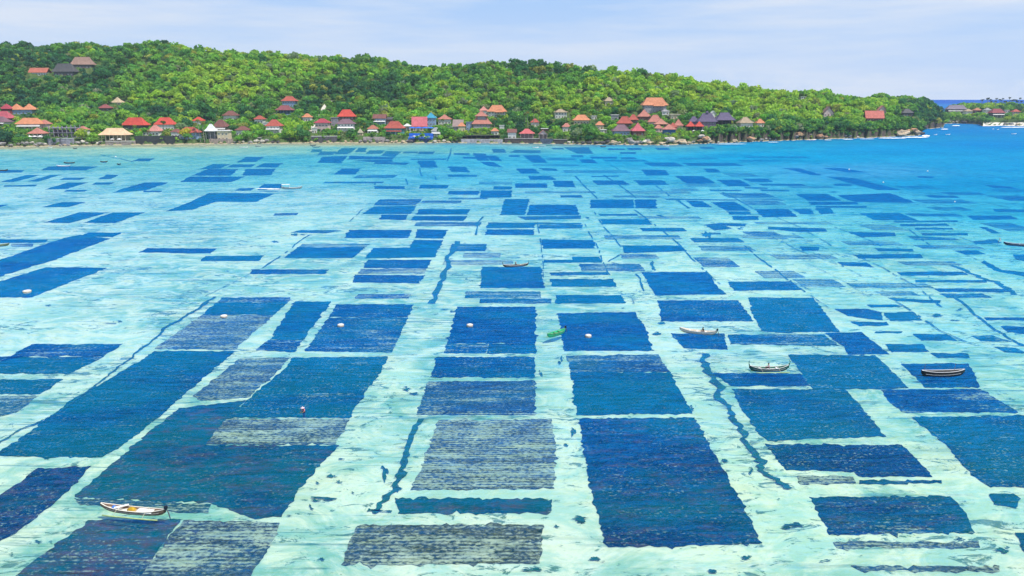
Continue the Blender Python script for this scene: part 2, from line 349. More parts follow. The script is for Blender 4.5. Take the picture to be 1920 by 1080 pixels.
# at (x, y): what bare sand and dark weed look like through the water there -> how it tints and how much it scatters
CTRL = [(-200,1100,(212,240,222),(16,58,112)),(960,1100,(212,240,222),(16,58,112)),(2100,1100,(212,240,222),(16,58,112)),
 (-200,900,(208,240,222),(10,66,128)),(400,900,(205,240,222),(10,66,128)),(1500,900,(205,240,220),(8,72,140)),(2100,900,(200,238,222),(8,82,150)),
 (0,750,(198,236,232),(2,88,165)),(700,750,(196,236,228),(2,88,165)),(1300,750,(194,235,228),(2,90,170)),(1900,750,(180,232,228),(2,98,180)),
 (0,620,(196,236,240),(0,100,190)),(700,620,(190,234,238),(0,102,190)),(1300,620,(188,233,238),(0,104,192)),(1900,620,(165,226,236),(0,115,200)),
 (0,520,(198,236,244),(0,112,205)),(700,520,(192,235,240),(0,112,205)),(1300,520,(188,234,238),(0,115,205)),(1700,520,(165,226,236),(0,125,210)),(2000,480,(120,212,238),(0,125,212)),
 (0,430,(180,225,242),(0,118,210)),(700,430,(180,228,240),(0,120,210)),(1300,430,(160,224,238),(0,124,212)),(1700,430,(120,212,236),(0,130,214)),(1900,400,(60,188,232),(0,130,215)),
 (0,370,(165,218,240),(0,122,210)),(500,370,(165,218,238),(0,124,210)),(900,370,(140,210,236),(0,124,212)),(1300,370,(115,204,236),(0,126,214)),(1600,365,(75,188,232),(0,126,214)),(1800,345,(20,165,228),(0,128,215)),
 (0,335,(150,212,234),(8,125,208)),(500,330,(120,204,230),(8,125,208)),(900,330,(95,196,234),(0,126,214)),(1300,325,(75,190,234),(0,126,214)),(1600,320,(65,172,232),(0,128,216)),(1900,310,(22,170,234),(0,134,220)),
 (0,305,(120,200,222),(14,128,200)),(300,300,(125,202,215),(14,128,200)),(600,300,(90,192,222),(10,126,206)),(900,300,(70,188,230),(0,126,212)),(1200,298,(40,182,234),(0,128,214)),(1450,292,(8,172,232),(0,135,216)),(1700,280,(8,168,234),(0,140,222)),(1900,270,(6,156,232),(0,134,222)),
 (0,285,(150,208,212),(30,140,190)),(300,282,(155,208,204),(36,142,186)),(650,278,(135,202,205),(30,138,192)),(900,275,(110,198,215),(20,132,200)),(1200,277,(70,190,222),(8,130,208)),(1400,274,(20,172,224),(0,130,210)),
 (0,276,(205,214,176),(110,150,150)),(300,272,(198,208,170),(110,150,150)),(650,269,(200,205,165),(110,150,150)),(1000,270,(150,195,195),(80,140,160)),(1250,273,(120,190,205),(50,135,180)),(1500,262,(30,165,215),(5,120,195)),(1640,259,(20,160,222),(0,130,212)),
 (1760,245,(8,148,224),(0,128,214)),(1850,240,(30,145,218),(5,118,205)),(1900,240,(60,160,220),(10,120,205)),(1850,215,(0,105,205),(0,92,196)),(1900,190,(0,96,200),(0,88,194)),(0,190,(0,96,200),(0,88,194)),(960,190,(0,96,200),(0,88,194)),(2400,230,(2,120,215),(0,105,205))]
cp, cT, cS = [], [], []
for x, y, s_, p_ in CTRL:
    q = at(x, y); cp.append((q.x / q.y, math.log(q.y)))
    sl, pl = lin(s_), lin(p_); B = pl * .93
    T2 = np.clip((sl - B) / (LIGHT * SAND), .0, .95)
    cS.append(B / LIGHT); cT.append(np.sqrt(T2))
cp, cT, cS = np.array(cp), np.array(cT), np.array(cS)
def field(X, Y):
    a = X / np.maximum(Y, 20); l = np.log(np.maximum(Y, 20))
    d2 = ((a[:, None] - cp[None, :, 0]) * 1.3) ** 2 + ((l[:, None] - cp[None, :, 1]) * 1.6) ** 2 + .0012
    wgt = d2 ** -1.9; wgt /= wgt.sum(1, keepdims=True)
    return wgt @ cT, wgt @ cS
def sheet(name, ys, width, z, mat):
    ys = np.asarray(ys); u = np.linspace(-1, 1, 181); U, Yg = np.meshgrid(u, ys)
    X = U * width(Yg); V = np.stack([X, Yg, np.full_like(X, z)], -1).reshape(-1, 3)
    n, k = X.shape; idx = np.arange(n * k).reshape(n, k)
    Fq = np.stack([idx[:-1, :-1], idx[:-1, 1:], idx[1:, 1:], idx[1:, :-1]], -1).reshape(-1, 4)
    me = np_mesh(name, V, Fq); return link(name, me, mat), V
ys = np.concatenate([np.linspace(-300, 20, 6), np.exp(np.linspace(math.log(25), math.log(2000), 200)), np.exp(np.linspace(math.log(2100), math.log(60000), 16))])
wid = lambda Y: np.maximum(np.abs(Y), 60) * 1.15 + 220
BED_Z, WEED_Z = -1.3, -1.17
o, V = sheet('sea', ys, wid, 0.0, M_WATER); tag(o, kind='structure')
T_, S_ = field(V[:, 0], V[:, 1])
for nm, arr in (('tint', T_), ('scatter', S_)):
    at_ = o.data.attributes.new(nm, 'FLOAT_COLOR', 'POINT')
    at_.data.foreach_set('color', np.concatenate([arr, np.ones((len(arr), 1))], 1).astype(np.float32).ravel())
o, _ = sheet('sea_bed', np.linspace(-310, 60500, 40), lambda Y: np.full_like(Y, 80000.), BED_Z, M_BED); tag(o, kind='structure')

# white beach on the far shore
rows = []; bm = bmesh.new()
for a in np.linspace(pa(1838), pa(2020), 40):
    sy = interp(far.sh, a) + 3.0 * math.sin(a * 311) + 2.0 * math.sin(a * 757 + 1); r_ = []
    for s_ in (-3, 2, 8, 16, 30 + 6 * math.sin(a * 160)): r_.append(bm.verts.new((a * (sy + s_), sy + s_, float(far.h(a * (sy + s_), sy + s_)) + .25)))
    rows.append(r_)
for r0, r1_ in zip(rows, rows[1:]):
    for k in range(4): bm.faces.new((r0[k], r1_[k], r1_[k+1], r0[k+1]))
tag(obj('beach', bm, mk((.70, .64, .55), .15, .2, .95)), kind='structure')
# ---------------------------------------------------------------- seaweed plots: corner points as seen, laid on the bed
# (cover, brownness, points)
PLOTS = [
(1,.1,[(85,501),(200,502),(60,557),(-40,557),(-40,545),(0,527)]),(.9,.1,[(120,446),(150,440),(205,447),(100,488),(-30,526),(-30,498),(0,487)]),(.9,.1,[(165,436),(228,436),(212,444),(150,443)]),
(.9,.1,[(-20,449),(90,449),(85,454),(-20,456)]),(.45,.1,[(22,457),(62,457),(60,462),(22,462)]),
(1,.1,[(150,398),(205,398),(130,418),(82,417)]),(1,.1,[(212,398),(272,398),(215,418),(157,417)]),(1,.1,[(117,379),(160,379),(128,388),(79,388)]),(1,.1,[(-12,384),(15,384),(0,388),(-20,388)]),
(1,.1,[(127,342),(165,342),(125,354),(84,355)]),(.8,.1,[(125,356),(164,356),(158,359),(120,359)]),(.8,.1,[(180,342),(215,342),(205,346),(172,346)]),(1,.1,[(272,342),(316,342),(272,357),(212,361),(225,355)]),(.9,.1,[(270,357.5),(304,357.5),(300,360),(268,360)]),
(.9,.1,[(50,328),(75,328),(25,341),(0,341)]),(.75,.1,[(95,328),(115,328),(72,340),(52,340)]),(.75,.1,[(200,327),(222,328),(210,335),(184,336)]),(1,.1,[(90,312),(185,312),(160,319),(78,319)]),(.8,.1,[(-10,318),(45,319),(40,323),(-10,324)]),
(.8,.1,[(260,297),(291,297),(280,302),(245,302)]),(.9,.1,[(400,307),(432,308),(412,316),(375,317)]),(1,.1,[(390,317),(447,317),(432,329),(360,329)]),(.9,.1,[(355,331),(460,331),(435,341),(338,341)]),
(.9,.1,[(462,294),(495,294),(480,303),(445,304)]),(1,.1,[(495,306),(530,306),(517,314),(480,313)]),(.8,.1,[(437,308),(478,308),(470,313),(425,313)]),(.8,.1,[(460,317),(517,316),(508,328),(455,329)]),
(1,.1,[(392,362),(480,362),(515,363),(480,378),(405,378),(360,393),(310,396),(350,381)]),(.95,.1,[(495,345),(528,345),(526,356),(482,356)]),(1,.1,[(277,465),(407,466),(395,475),(260,473)]),(.8,.15,[(385,480),(495,479),(485,489),(375,489)]),
(.75,.1,[(585,280),(605,280),(600,285),(582,285)]),(1,.1,[(640,278),(670,277),(652,289),(627,289)]),(.9,.1,[(600,284),(632,284),(625,290),(597,290)]),(1,.1,[(672,277),(688,277),(685,285),(665,285)]),(1,.1,[(692,282),(721,282),(715,288),(686,288)]),
(1,.1,[(605,294),(652,292),(640,306),(595,305)]),(1,.1,[(725,283),(753,284),(740,294),(715,292)]),(.9,.1,[(657,292),(740,295),(735,298),(652,299)]),(.85,.1,[(662,301),(735,299),(737,303),(700,304)]),
(.75,.1,[(757,284),(784,284),(782,287),(755,287)]),(1,.1,[(786,284),(816,284),(812,289),(785,289)]),(1,.1,[(782,301),(814,301),(821,314),(789,314)]),(1,.1,[(640,316),(677,316),(665,327),(627,327)]),(1,.1,[(840,312),(872,313),(882,323),(847,322)]),
(.75,.1,[(850,287),(880,287),(881,291),(852,290)]),(1,.1,[(887,287),(910,288),(917,301),(895,301)]),(1,.1,[(912,292),(930,292),(942,302),(920,301)]),(1,.1,[(900,303),(925,304),(941,313),(915,311)]),(1,.1,[(922,279),(945,279),(950,286),(925,286)]),(.95,.1,[(967,281),(1013,282),(1014,287),(955,286)]),
(.95,.1,[(702,349),(759,349),(759,354),(702,354)]),(.95,.1,[(790,346),(841,347),(837,353),(785,353)]),(.9,.1,[(842,358),(899,358),(897,365),(839,364)]),(1,.1,[(902,357),(960,357),(958,370),(900,370)]),(.8,.1,[(925,349),(960,350),(958,355),(924,355)]),
(.65,.1,[(712,374),(791,373),(780,384.5),(702,384.5)]),(1,.1,[(700,387),(780,386),(770,401),(680,401)]),(1,.1,[(716,402.5),(765,402.5),(760,412),(710,411)]),(.95,.1,[(786,392),(882,392),(877,402),(781,402)]),(.95,.1,[(777,405),(876,405),(869,414),(771,413)]),
(1,.1,[(947,373),(992,373),(984,403),(937,403)]),(.92,.1,[(994,384),(1080,384),(1085,403),(988,403)]),(.85,.1,[(655,431),(772,431),(765,446),(645,446)]),(1,.1,[(782,430),(840,431),(832,447),(778,446)]),
(.97,.1,[(775,450),(830,450),(816,482),(683,484),(700,465),(768,464)]),(.95,.1,[(690,487),(810,487),(800,503),(680,502)]),(.4,.15,[(677,504),(800,504),(797,512),(670,513)]),(.82,.1,[(665,515),(797,516),(787,531),(660,529)]),
(1,.1,[(557,463.5),(685,463.5),(661,483),(534,483)]),(.4,.15,[(567,457),(695,457),(685,463),(560,463)]),(.75,.1,[(470,505),(617,505),(610,513),(470,513)]),
(.82,.1,[(915,417),(1004,417),(1003,427),(912,427)]),(.95,.1,[(912,430),(1002,430),(1001,440),(910,440)]),(.75,.1,[(1010,421),(1094,421),(1092,428),(1009,428)]),(.95,.1,[(1014,449),(1111,450),(1116,465),(1020,466)]),
(.95,.1,[(1074,481),(1125,481),(1128,492),(1020,492),(1020,487),(1073,487)]),(.7,.1,[(1030,511),(1140,510),(1141,515),(1033,516)]),(.95,.1,[(1032,523),(1150,523),(1156,537),(1036,537)]),(.82,.1,[(1042,553),(1165,553),(1172,568),(1041,568)]),
(.92,.1,[(903,500),(1014,500),(1021,540),(901,540)]),(.75,.1,[(900,560),(1034,560),(1034,568),(900,568)]),(.95,.1,[(1108,374),(1188,374),(1189,390),(1107,390)]),(1,.1,[(1191,374),(1230,374),(1232,390),(1191,390)]),
(.75,.1,[(1050,366),(1090,366),(1093,370),(1051,370)]),(.85,.1,[(967,344),(1025,344),(1026,352),(966,352)]),(1,.1,[(968,316),(1001,316),(1014,325),(977,325)]),(1,.1,[(990,330),(1032,330),(1042,337),(996,337)]),(.8,.1,[(1037,339),(1073,339),(1080,351),(1040,350)]),
(1,.1,[(979,291),(1010,291),(1027,305),(999,305)]),(.9,.1,[(955,291),(975,291),(975,294),(955,294)]),(1,.1,[(1056,276),(1103,276),(1112,288),(1083,288)]),(.7,.1,[(1035,277),(1055,277),(1058,280),(1037,280)]),(.7,.1,[(1071,291),(1092,291),(1092,294),(1072,294)]),
(.95,.1,[(1085,299),(1112,299),(1122,306),(1092,305)]),(.7,.1,[(1106,294),(1157,294),(1156,297),(1110,297)]),(.8,.1,[(1164,295),(1190,295),(1195,298),(1165,297.5)]),(.8,.1,[(1140,278),(1171,279),(1171,281),(1140,281)]),(.9,.1,[(1174,277),(1200,277),(1205,281),(1180,281)]),(.9,.1,[(1227,277),(1252,277),(1258,281),(1233,281)]),(.7,.1,[(1162,285),(1192,285),(1191,289),(1164,288)]),(.8,.1,[(1310,275),(1335,275),(1342,279),(1317,279)]),
(1,.1,[(1203,318),(1247,319),(1255,328),(1211,329)]),(1,.1,[(1188,338),(1242,338),(1255,346),(1200,347)]),(1,.1,[(1266,330),(1317,330),(1342,343),(1288,344)]),(.85,.1,[(1319,316),(1342,316),(1351,323),(1327,323)]),(1,.1,[(1345,337),(1388,337),(1410,349),(1365,349)]),(.95,.1,[(1392,335),(1440,335),(1450,341),(1409,341)]),
(1,.1,[(1285,376),(1317,377),(1335,388),(1302,388)]),(1,.1,[(1333,379),(1377,378),(1407,395),(1362,395)]),(.9,.1,[(1362,396.5),(1405,396.5),(1410,402),(1370,402)]),(1,.1,[(1372,405),(1420,405),(1423,412),(1375,412)]),(1,.1,[(1415,392),(1479,392),(1495,406),(1432,407)]),
(.95,.1,[(1125,411),(1215,411),(1222,421),(1132,420)]),(.8,.1,[(1122,401),(1195,401),(1197,404),(1125,404)]),(.92,.1,[(1165,460),(1272,460),(1288,470),(1172,474)]),(.9,.1,[(1203,510),(1327,510),(1345,535),(1362,551),(1228,553)]),(.95,.1,[(1365,528),(1484,527),(1504,543),(1376,544)]),
(.95,.1,[(1487,392),(1520,392),(1528,401),(1499,401)]),(.95,.1,[(1530,390),(1556,390),(1566,400),(1539,401)]),(.95,.1,[(1493,364),(1550,363),(1577,376),(1515,376)]),(.8,.1,[(1517,378),(1605,378.5),(1610,383),(1518,384)]),(1,.1,[(1572,366),(1668,362),(1692,370),(1717,380),(1604,378),(1585,373)]),
(.97,.1,[(1612,400),(1685,399),(1722,413),(1640,412)]),(.85,.1,[(1468,315),(1500,316),(1540,328),(1522,328)]),(.9,.1,[(1540,315),(1580,315),(1625,323),(1590,323)]),(.95,.1,[(1552,331),(1600,334),(1690,356),(1645,356),(1600,345)]),(.8,.1,[(1565,345),(1597,345.5),(1597,348),(1565,348)]),(.85,.1,[(1530,386),(1625,386),(1625,389),(1568,389),(1530,388.5)]),
(.9,.1,[(1812,404),(1895,404),(1910,411),(1825,412)]),(.85,.1,[(1862,392),(1940,393),(1940,398),(1868,397)]),(.85,.1,[(1687,420),(1775,419),(1780,423),(1690,424)]),(.85,.1,[(1715,427),(1785,427),(1788,430),(1715,430)]),(.75,.1,[(1675,414),(1795,413),(1796,416),(1678,417)]),(.9,.1,[(1835,425),(1850,426),(1875,437),(1860,437)]),(.85,.1,[(1727,437),(1815,437),(1815,441),(1730,441)]),(.8,.1,[(1590,435),(1677,436),(1680,442),(1615,445)]),(.75,.1,[(1440,425),(1547,428),(1550,434),(1500,435),(1440,429)]),
(.75,.1,[(1500,462),(1535,463),(1535,469),(1505,470)]),(.8,.1,[(1640,465),(1710,466),(1715,471),(1647,470)]),(.9,.1,[(1600,477),(1725,476),(1731,483),(1610,484)]),(.82,.1,[(1570,491),(1625,492),(1640,501),(1580,497)]),(.88,.1,[(1682,510),(1805,509),(1815,515),(1690,516)]),(.8,.1,[(1717,525),(1850,525),(1850,529),(1717,529)]),(.85,.1,[(1845,488),(1880,506),(1940,512),(1940,522),(1870,508),(1840,492)]),(.8,.1,[(1900,477),(1940,477),(1940,492),(1905,486)]),(.7,.1,[(1825,452),(1866,448),(1878,455),(1830,458)]),(.75,.1,[(1790,470),(1830,469),(1848,476),(1810,477)]),
(.97,.12,[(1405,557),(1525,558),(1540,578),(1572,618),(1575,622),(1500,622),(1480,624),(1430,620),(1408,585)]),(.6,.15,[(1365,627),(1545,627),(1575,648),(1370,645)]),(.95,.12,[(1548,624),(1615,622),(1655,655),(1668,664),(1590,664),(1585,652)]),(.88,.12,[(1478,665),(1642,666),(1660,684),(1704,727),(1650,729),(1524,729),(1505,702),(1490,680)]),(.97,.12,[(1336,699),(1500,700),(1521,723),(1372,723)]),
(.95,.22,[(1372,729),(1585,730),(1625,775),(1662,818),(1540,821),(1440,826),(1425,815),(1390,765)]),(.88,.3,[(1435,832),(1690,834),(1720,860),(1748,893),(1610,892),(1602,884),(1475,881)]),(.5,.4,[(1495,891),(1600,893),(1605,905),(1500,907)]),(.85,.25,[(1612,900),(1765,900),(1765,905),(1612,907)]),
(.92,.45,[(1517,931),(1780,930),(1808,958),(1828,998),(1555,1002)]),(.5,.4,[(1562,1016),(1835,1014),(1838,1026),(1570,1027)]),(.4,.4,[(1595,1060),(1875,1061),(1875,1071),(1610,1068)]),(.72,.25,[(1652,731),(1838,729),(1884,757),(1910,773),(1692,772),(1668,754)]),(.9,.2,[(1710,782),(1960,778),(1960,912),(1858,913),(1822,890),(1768,828)]),(.85,.2,[(1855,925),(1900,925),(1915,935),(1905,952),(1865,945)]),(.85,.3,[(1905,1000),(1960,990),(1960,1060),(1930,1050)]),
(.95,.12,[(1690,682),(1815,681),(1830,712),(1838,725),(1735,726),(1705,695)]),(.9,.1,[(1660,645),(1730,645),(1742,658),(1672,660)]),(.9,.1,[(1712,626),(1775,626),(1795,638),(1728,638)]),(.92,.1,[(1657,586),(1712,584),(1730,600),(1668,601)]),(.88,.1,[(1565,579),(1628,579),(1655,586),(1656,600),(1590,592)]),(.88,.1,[(1595,603),(1662,603),(1667,609),(1612,611)]),(.85,.1,[(1625,571),(1680,571),(1692,574),(1634,576)]),(.82,.1,[(1665,558),(1765,563),(1762,568),(1680,564)]),(.75,.1,[(1642,621),(1692,621),(1690,624),(1640,624)]),
(.85,.1,[(1752,541),(1890,541),(1902,547),(1762,547)]),(.8,.1,[(1845,595),(1940,595),(1940,600),(1850,600)]),(.85,.1,[(1877,612),(1940,612),(1940,628),(1890,622)]),(.8,.1,[(1822,630),(1860,628),(1897,640),(1840,639)]),(.8,.1,[(1745,662),(1815,663),(1818,670),(1760,671)]),(.75,.1,[(1865,650),(1905,652),(1925,662),(1885,660)]),
(.97,.12,[(1258,625),(1357,625),(1365,655),(1282,652)]),(.97,.12,[(1232,563),(1385,563),(1412,602),(1240,602)]),(.95,.12,[(1046,587),(1190,585),(1212,620),(1227,657),(1058,658)]),(.58,.25,[(1062,667),(1235,664),(1250,690),(1257,697),(1070,697)]),(1,.15,[(1070,697.5),(1258,697.5),(1278,738),(1298,775),(1082,778)]),
(.95,.46,[(1087,785),(1302,783),(1330,830),(1375,915),(1430,1018),(1140,1025),(1118,960),(1100,880)]),(.98,.12,[(857,575),(1004,575),(1004,643),(838,643)]),(.45,.2,[(838,644),(915,644),(910,661),(832,661)]),(.97,.12,[(917,644),(1004,644),(1004,662),(913,662)]),(.98,.15,[(820,669),(1003,669),(1003,707),(808,706)]),(.62,.35,[(803,715),(1004,714),(1004,777),(780,777)]),
(.32,.4,[(822,788),(1035,785),(1042,830),(1040,915),(770,918),(790,880)]),(.93,.5,[(740,933),(1035,936),(1033,960),(745,962)]),(.34,.4,[(670,985),(1018,983),(1012,1055),(640,1058),(655,1015)]),
(.97,.12,[(632,570),(776,571),(765,594),(618,594)]),(.68,.25,[(615,595),(765,595),(742,645),(735,660),(573,658)]),(.97,.12,[(553,565),(621,565),(567,638),(505,636)]),(.7,.05,[(503,637),(566,639),(553,659),(480,656)]),(.4,.2,[(415,558),(545,557),(541,565),(407,566)]),(.95,.12,[(405,567),(540,566),(513,590),(380,590)]),(.5,.3,[(378,591),(512,591),(440,655),(290,653)]),
(.72,.2,[(60,645),(230,645),(195,668),(-20,668),(0,678)]),(.97,.15,[(-20,669),(193,669),(130,700),(-20,700)]),(.9,.15,[(-20,712),(118,711),(75,738),(-20,738)]),(.58,.3,[(-20,742),(70,742),(32,772),(-20,785)]),(.92,.25,[(290,658),(440,658),(330,752),(262,812),(190,857),(-30,855),(0,845),(70,800),(125,755),(215,705)]),
(.42,.4,[(450,672),(545,670),(500,715),(465,745),(375,750),(362,742)]),(.9,.5,[(335,765),(460,750),(438,782),(395,825),(385,834),(635,835),(600,870),(562,915),(528,968),(480,972),(395,943),(140,931),(215,865),(270,818)]),(.93,.22,[(548,670),(728,668),(705,710),(668,760),(655,783),(430,781),(480,735),(535,690)]),(.36,.4,[(425,785),(655,786),(640,812),(628,832),(388,832),(400,812)]),
(.88,.5,[(70,878),(172,873),(112,932),(70,968),(-20,1030),(-40,1000),(-30,945),(30,908)]),(.93,.6,[(165,975),(340,973),(300,1025),(255,1095),(10,1095),(70,1045)]),(.42,.5,[(345,975),(525,980),(520,1000),(480,1060),(465,1095),(250,1095),(300,1030)]),(.45,.35,[(140,933),(395,945),(390,962),(330,960),(150,946)]),
# small worked-out strips
(.6,.1,[(515,400),(560,399),(556,403),(512,404)]),(.6,.1,[(1345,418),(1400,419),(1398,424),(1350,423)]),(.7,.1,[(1320,421),(1350,418),(1372,428),(1340,432)]),(.6,.1,[(1000,417),(1090,418),(1090,420),(1000,420)]),(.65,.1,[(970,406),(1090,404),(1088,410),(985,412)]),
(.7,.1,[(565,431),(640,432),(612,437),(545,436)]),(.6,.1,[(1700,442),(1790,446),(1800,450),(1715,449)]),(.6,.1,[(1320,437),(1350,436),(1352,439),(1322,439)]),(.6,.1,[(1425,355),(1480,356),(1480,358.5),(1428,358)]),(.6,.1,[(1245,372),(1380,374),(1380,376),(1250,374.5)]),
(.65,.1,[(1330,355),(1390,356),(1390,358),(1332,358)]),(.7,.1,[(1735,366),(1790,367),(1800,371),(1745,370)]),(.7,.1,[(1720,330),(1752,331),(1750,334),(1722,333)]),(.75,.1,[(1845,346),(1895,350),(1910,354),(1862,352)]),(.7,.1,[(1108,330),(1160,329),(1160,331),(1110,332)]),(.7,.1,[(705,303),(770,305),(760,309),(700,307)]),(.7,.1,[(870,294),(910,295),(905,298),(868,297)]),(.7,.1,[(840,327),(895,328),(893,331),(842,331)]),
(.7,.1,[(1010,315),(1040,316),(1048,320),(1018,319)]),(.65,.1,[(1395,350),(1440,352),(1438,354),(1398,353)]),(.65,.1,[(120,333),(160,333),(150,337),(112,337)]),(.6,.1,[(10,347),(70,346),(66,349),(6,350)]),(.65,.1,[(450,353),(478,352),(470,357),(440,357)])]
def inside(px, py, poly):
    c = False
    for (x0, y0), (x1, y1) in zip(poly, poly[1:] + poly[:1]):
        if (y0 > py) != (y1 > py) and px < (x1 - x0) * (py - y0) / (y1 - y0) + x0: c = not c
    return c
# worked-out plots with little left on the lines, filling the patchwork on the right and in the middle distance
rf = random.Random(21); tries = 0; nf = 0
while nf < 62 and tries < 6000:
    tries += 1; px = rf.uniform(640, 1915); py = rf.uniform(292, 560)
    if px < 1000 and rf.random() < .6: continue
    if px > 1500 and py < 350: continue
    c = at(px, py, WEED_Z); wd, dp = rf.uniform(9, 26), rf.choice((rf.uniform(2.5, 5), rf.uniform(5, 11))); sc = c.y / 190 * .55 + .45
    cx, cy = c.x, c.y; q = [proj(cx + sx * wd * sc / 2, cy + sy * dp * sc * 1.5 / 2, WEED_Z)[:2] for sx, sy in ((-1, 1), (1, 1), (1, -1), (-1, -1))]
    pts_ = [(q[0][0] * (1-u) * (1-v) + q[1][0] * u * (1-v) + q[2][0] * u * v + q[3][0] * (1-u) * v, q[0][1] * (1-v) + q[2][1] * v) for u in (-.05, .25, .5, .75, 1.05) for v in (-.12, .5, 1.12)]
    if any(inside(x, y, p) for x, y in pts_ for _, _, p in PLOTS) or any(inside(x, y, q) for _, _, p in PLOTS for x, y in p): continue
    PLOTS.append((rf.choice((.30, .38, .45, .52, .7)), .1, q)); nf += 1
def ragged(pts, z, step_px=9, amp=.32):
    """walk the outline on the bed with the uneven edge of real planting"""
    W = [at(x, y, z) for x, y in pts]; out = []
    for p, q in zip(W, W[1:] + W[:1]):
        L = (q - p).length; n = max(1, min(150, int(L / max(.45, .0048 * p.length)))); nrm = Vector((-(q - p).y, (q - p).x, 0)).normalized()
        am = min(amp * (.34 + p.length / 520), L * .025 + .03); run = 0
        for i in range(n):
            run = run * .4 + random.gauss(0, 1) * am * .75
            spike = random.uniform(.12, .48) * random.choice((-1, 1, 1)) * min(1, L * .05) if random.random() < .13 and p.length < 260 else 0
            out.append(p.lerp(q, i / n) + nrm * ((run + spike) if i else random.gauss(0, am * .4)))
    return out
def slab(bm, out, z0):
    top = [bm.verts.new(p) for p in out]; bot = [bm.verts.new((p.x, p.y, z0)) for p in out]
    try: bm.faces.new(top)
    except ValueError: return
    n = len(top)
    for i in range(n): bm.faces.new((top[i], bot[i], bot[(i + 1) % n], top[(i + 1) % n]))
PLOT_OBJS = []
for i, (cov, br, pts) in enumerate(PLOTS):
    if cov > .9 and max(p[1] for p in pts) > 540: cov -= random.choice((0, 0, .04, .08, .13))
    if cov < .5 and max(p[1] for p in pts) > 540: cov += .13
    bm = bmesh.new(); z = WEED_Z - .0018 * (i % 23); out = ragged(pts, z)
    c = sum(out, Vector()) / len(out); c.z = BED_Z
    slab(bm, [p - c for p in out], z - BED_Z - .06)
    bmesh.ops.triangulate(bm, faces=[f for f in bm.faces if len(f.verts) > 4])
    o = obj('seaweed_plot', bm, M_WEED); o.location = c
    o.color = (cov, br * .88 if br > .2 else br * .3, random.random(), 1)
    xs = [p[0] for p in pts]; yy = [p[1] for p in pts]
    PLOT_OBJS.append((o, cov, br, (min(max(sum(xs) / len(xs), 8), 1912), min(sum(yy) / len(yy), 1070), max(xs) - min(xs), max(yy) - min(yy))))

# ---------------------------------------------------------------- seagrass growing between the plots: lines along the channels and loose patches
bm = bmesh.new()
def strip(pts, wpx, jag=.22):
    W = []
    for (x0, y0), (x1, y1) in zip(pts, pts[1:]):
        n = max(2, int(math.hypot(x1 - x0, y1 - y0) / 5))
        W += [at(x0 + (x1 - x0) * i / n, y0 + (y1 - y0) * i / n, -1.10) for i in range(n)]
    W.append(at(*pts[-1], -1.10)); Lf, Rt = [], []
    for i, p in enumerate(W):
        wm = wpx * p.length / F; j = 1 + jag * random.gauss(0, 1)
        off = random.gauss(0, .16) * wm
        walk = (walk if i else 0) * .8 + random.gauss(0, .30) * wm; off += walk
        d = (W[min(i + 1, len(W) - 1)] - W[max(i - 1, 0)]).normalized(); nrm = Vector((-d.y, d.x, 0))
        if random.random() < .06: j *= 1.9
        if wpx > 2.3 and random.random() < .42:      # blades trailing off to one side
            ln = wm * random.uniform(.8, 2.6) * random.choice((-1, -1, 1)); tk = wm * random.uniform(.10, .22)
            bm.faces.new([bm.verts.new(q) for q in ((p.x, p.y - tk, p.z + .004), (p.x, p.y + tk, p.z + .004), (p.x + ln, p.y + random.uniform(-1, 1) * tk, p.z + .004))])
        hw = max(.12 * wm, wm * .5 * j)
        Lf.append(p + nrm * (hw + off)); Rt.append(p - nrm * (hw - off))
    vs = [bm.verts.new(p) for p in Lf]; ws = [bm.verts.new(p) for p in Rt]
    for i in range(len(W) - 1):
        if wpx < 2.7 and random.random() < .2: continue
        bm.faces.new((ws[i], ws[i + 1], vs[i + 1], vs[i]))
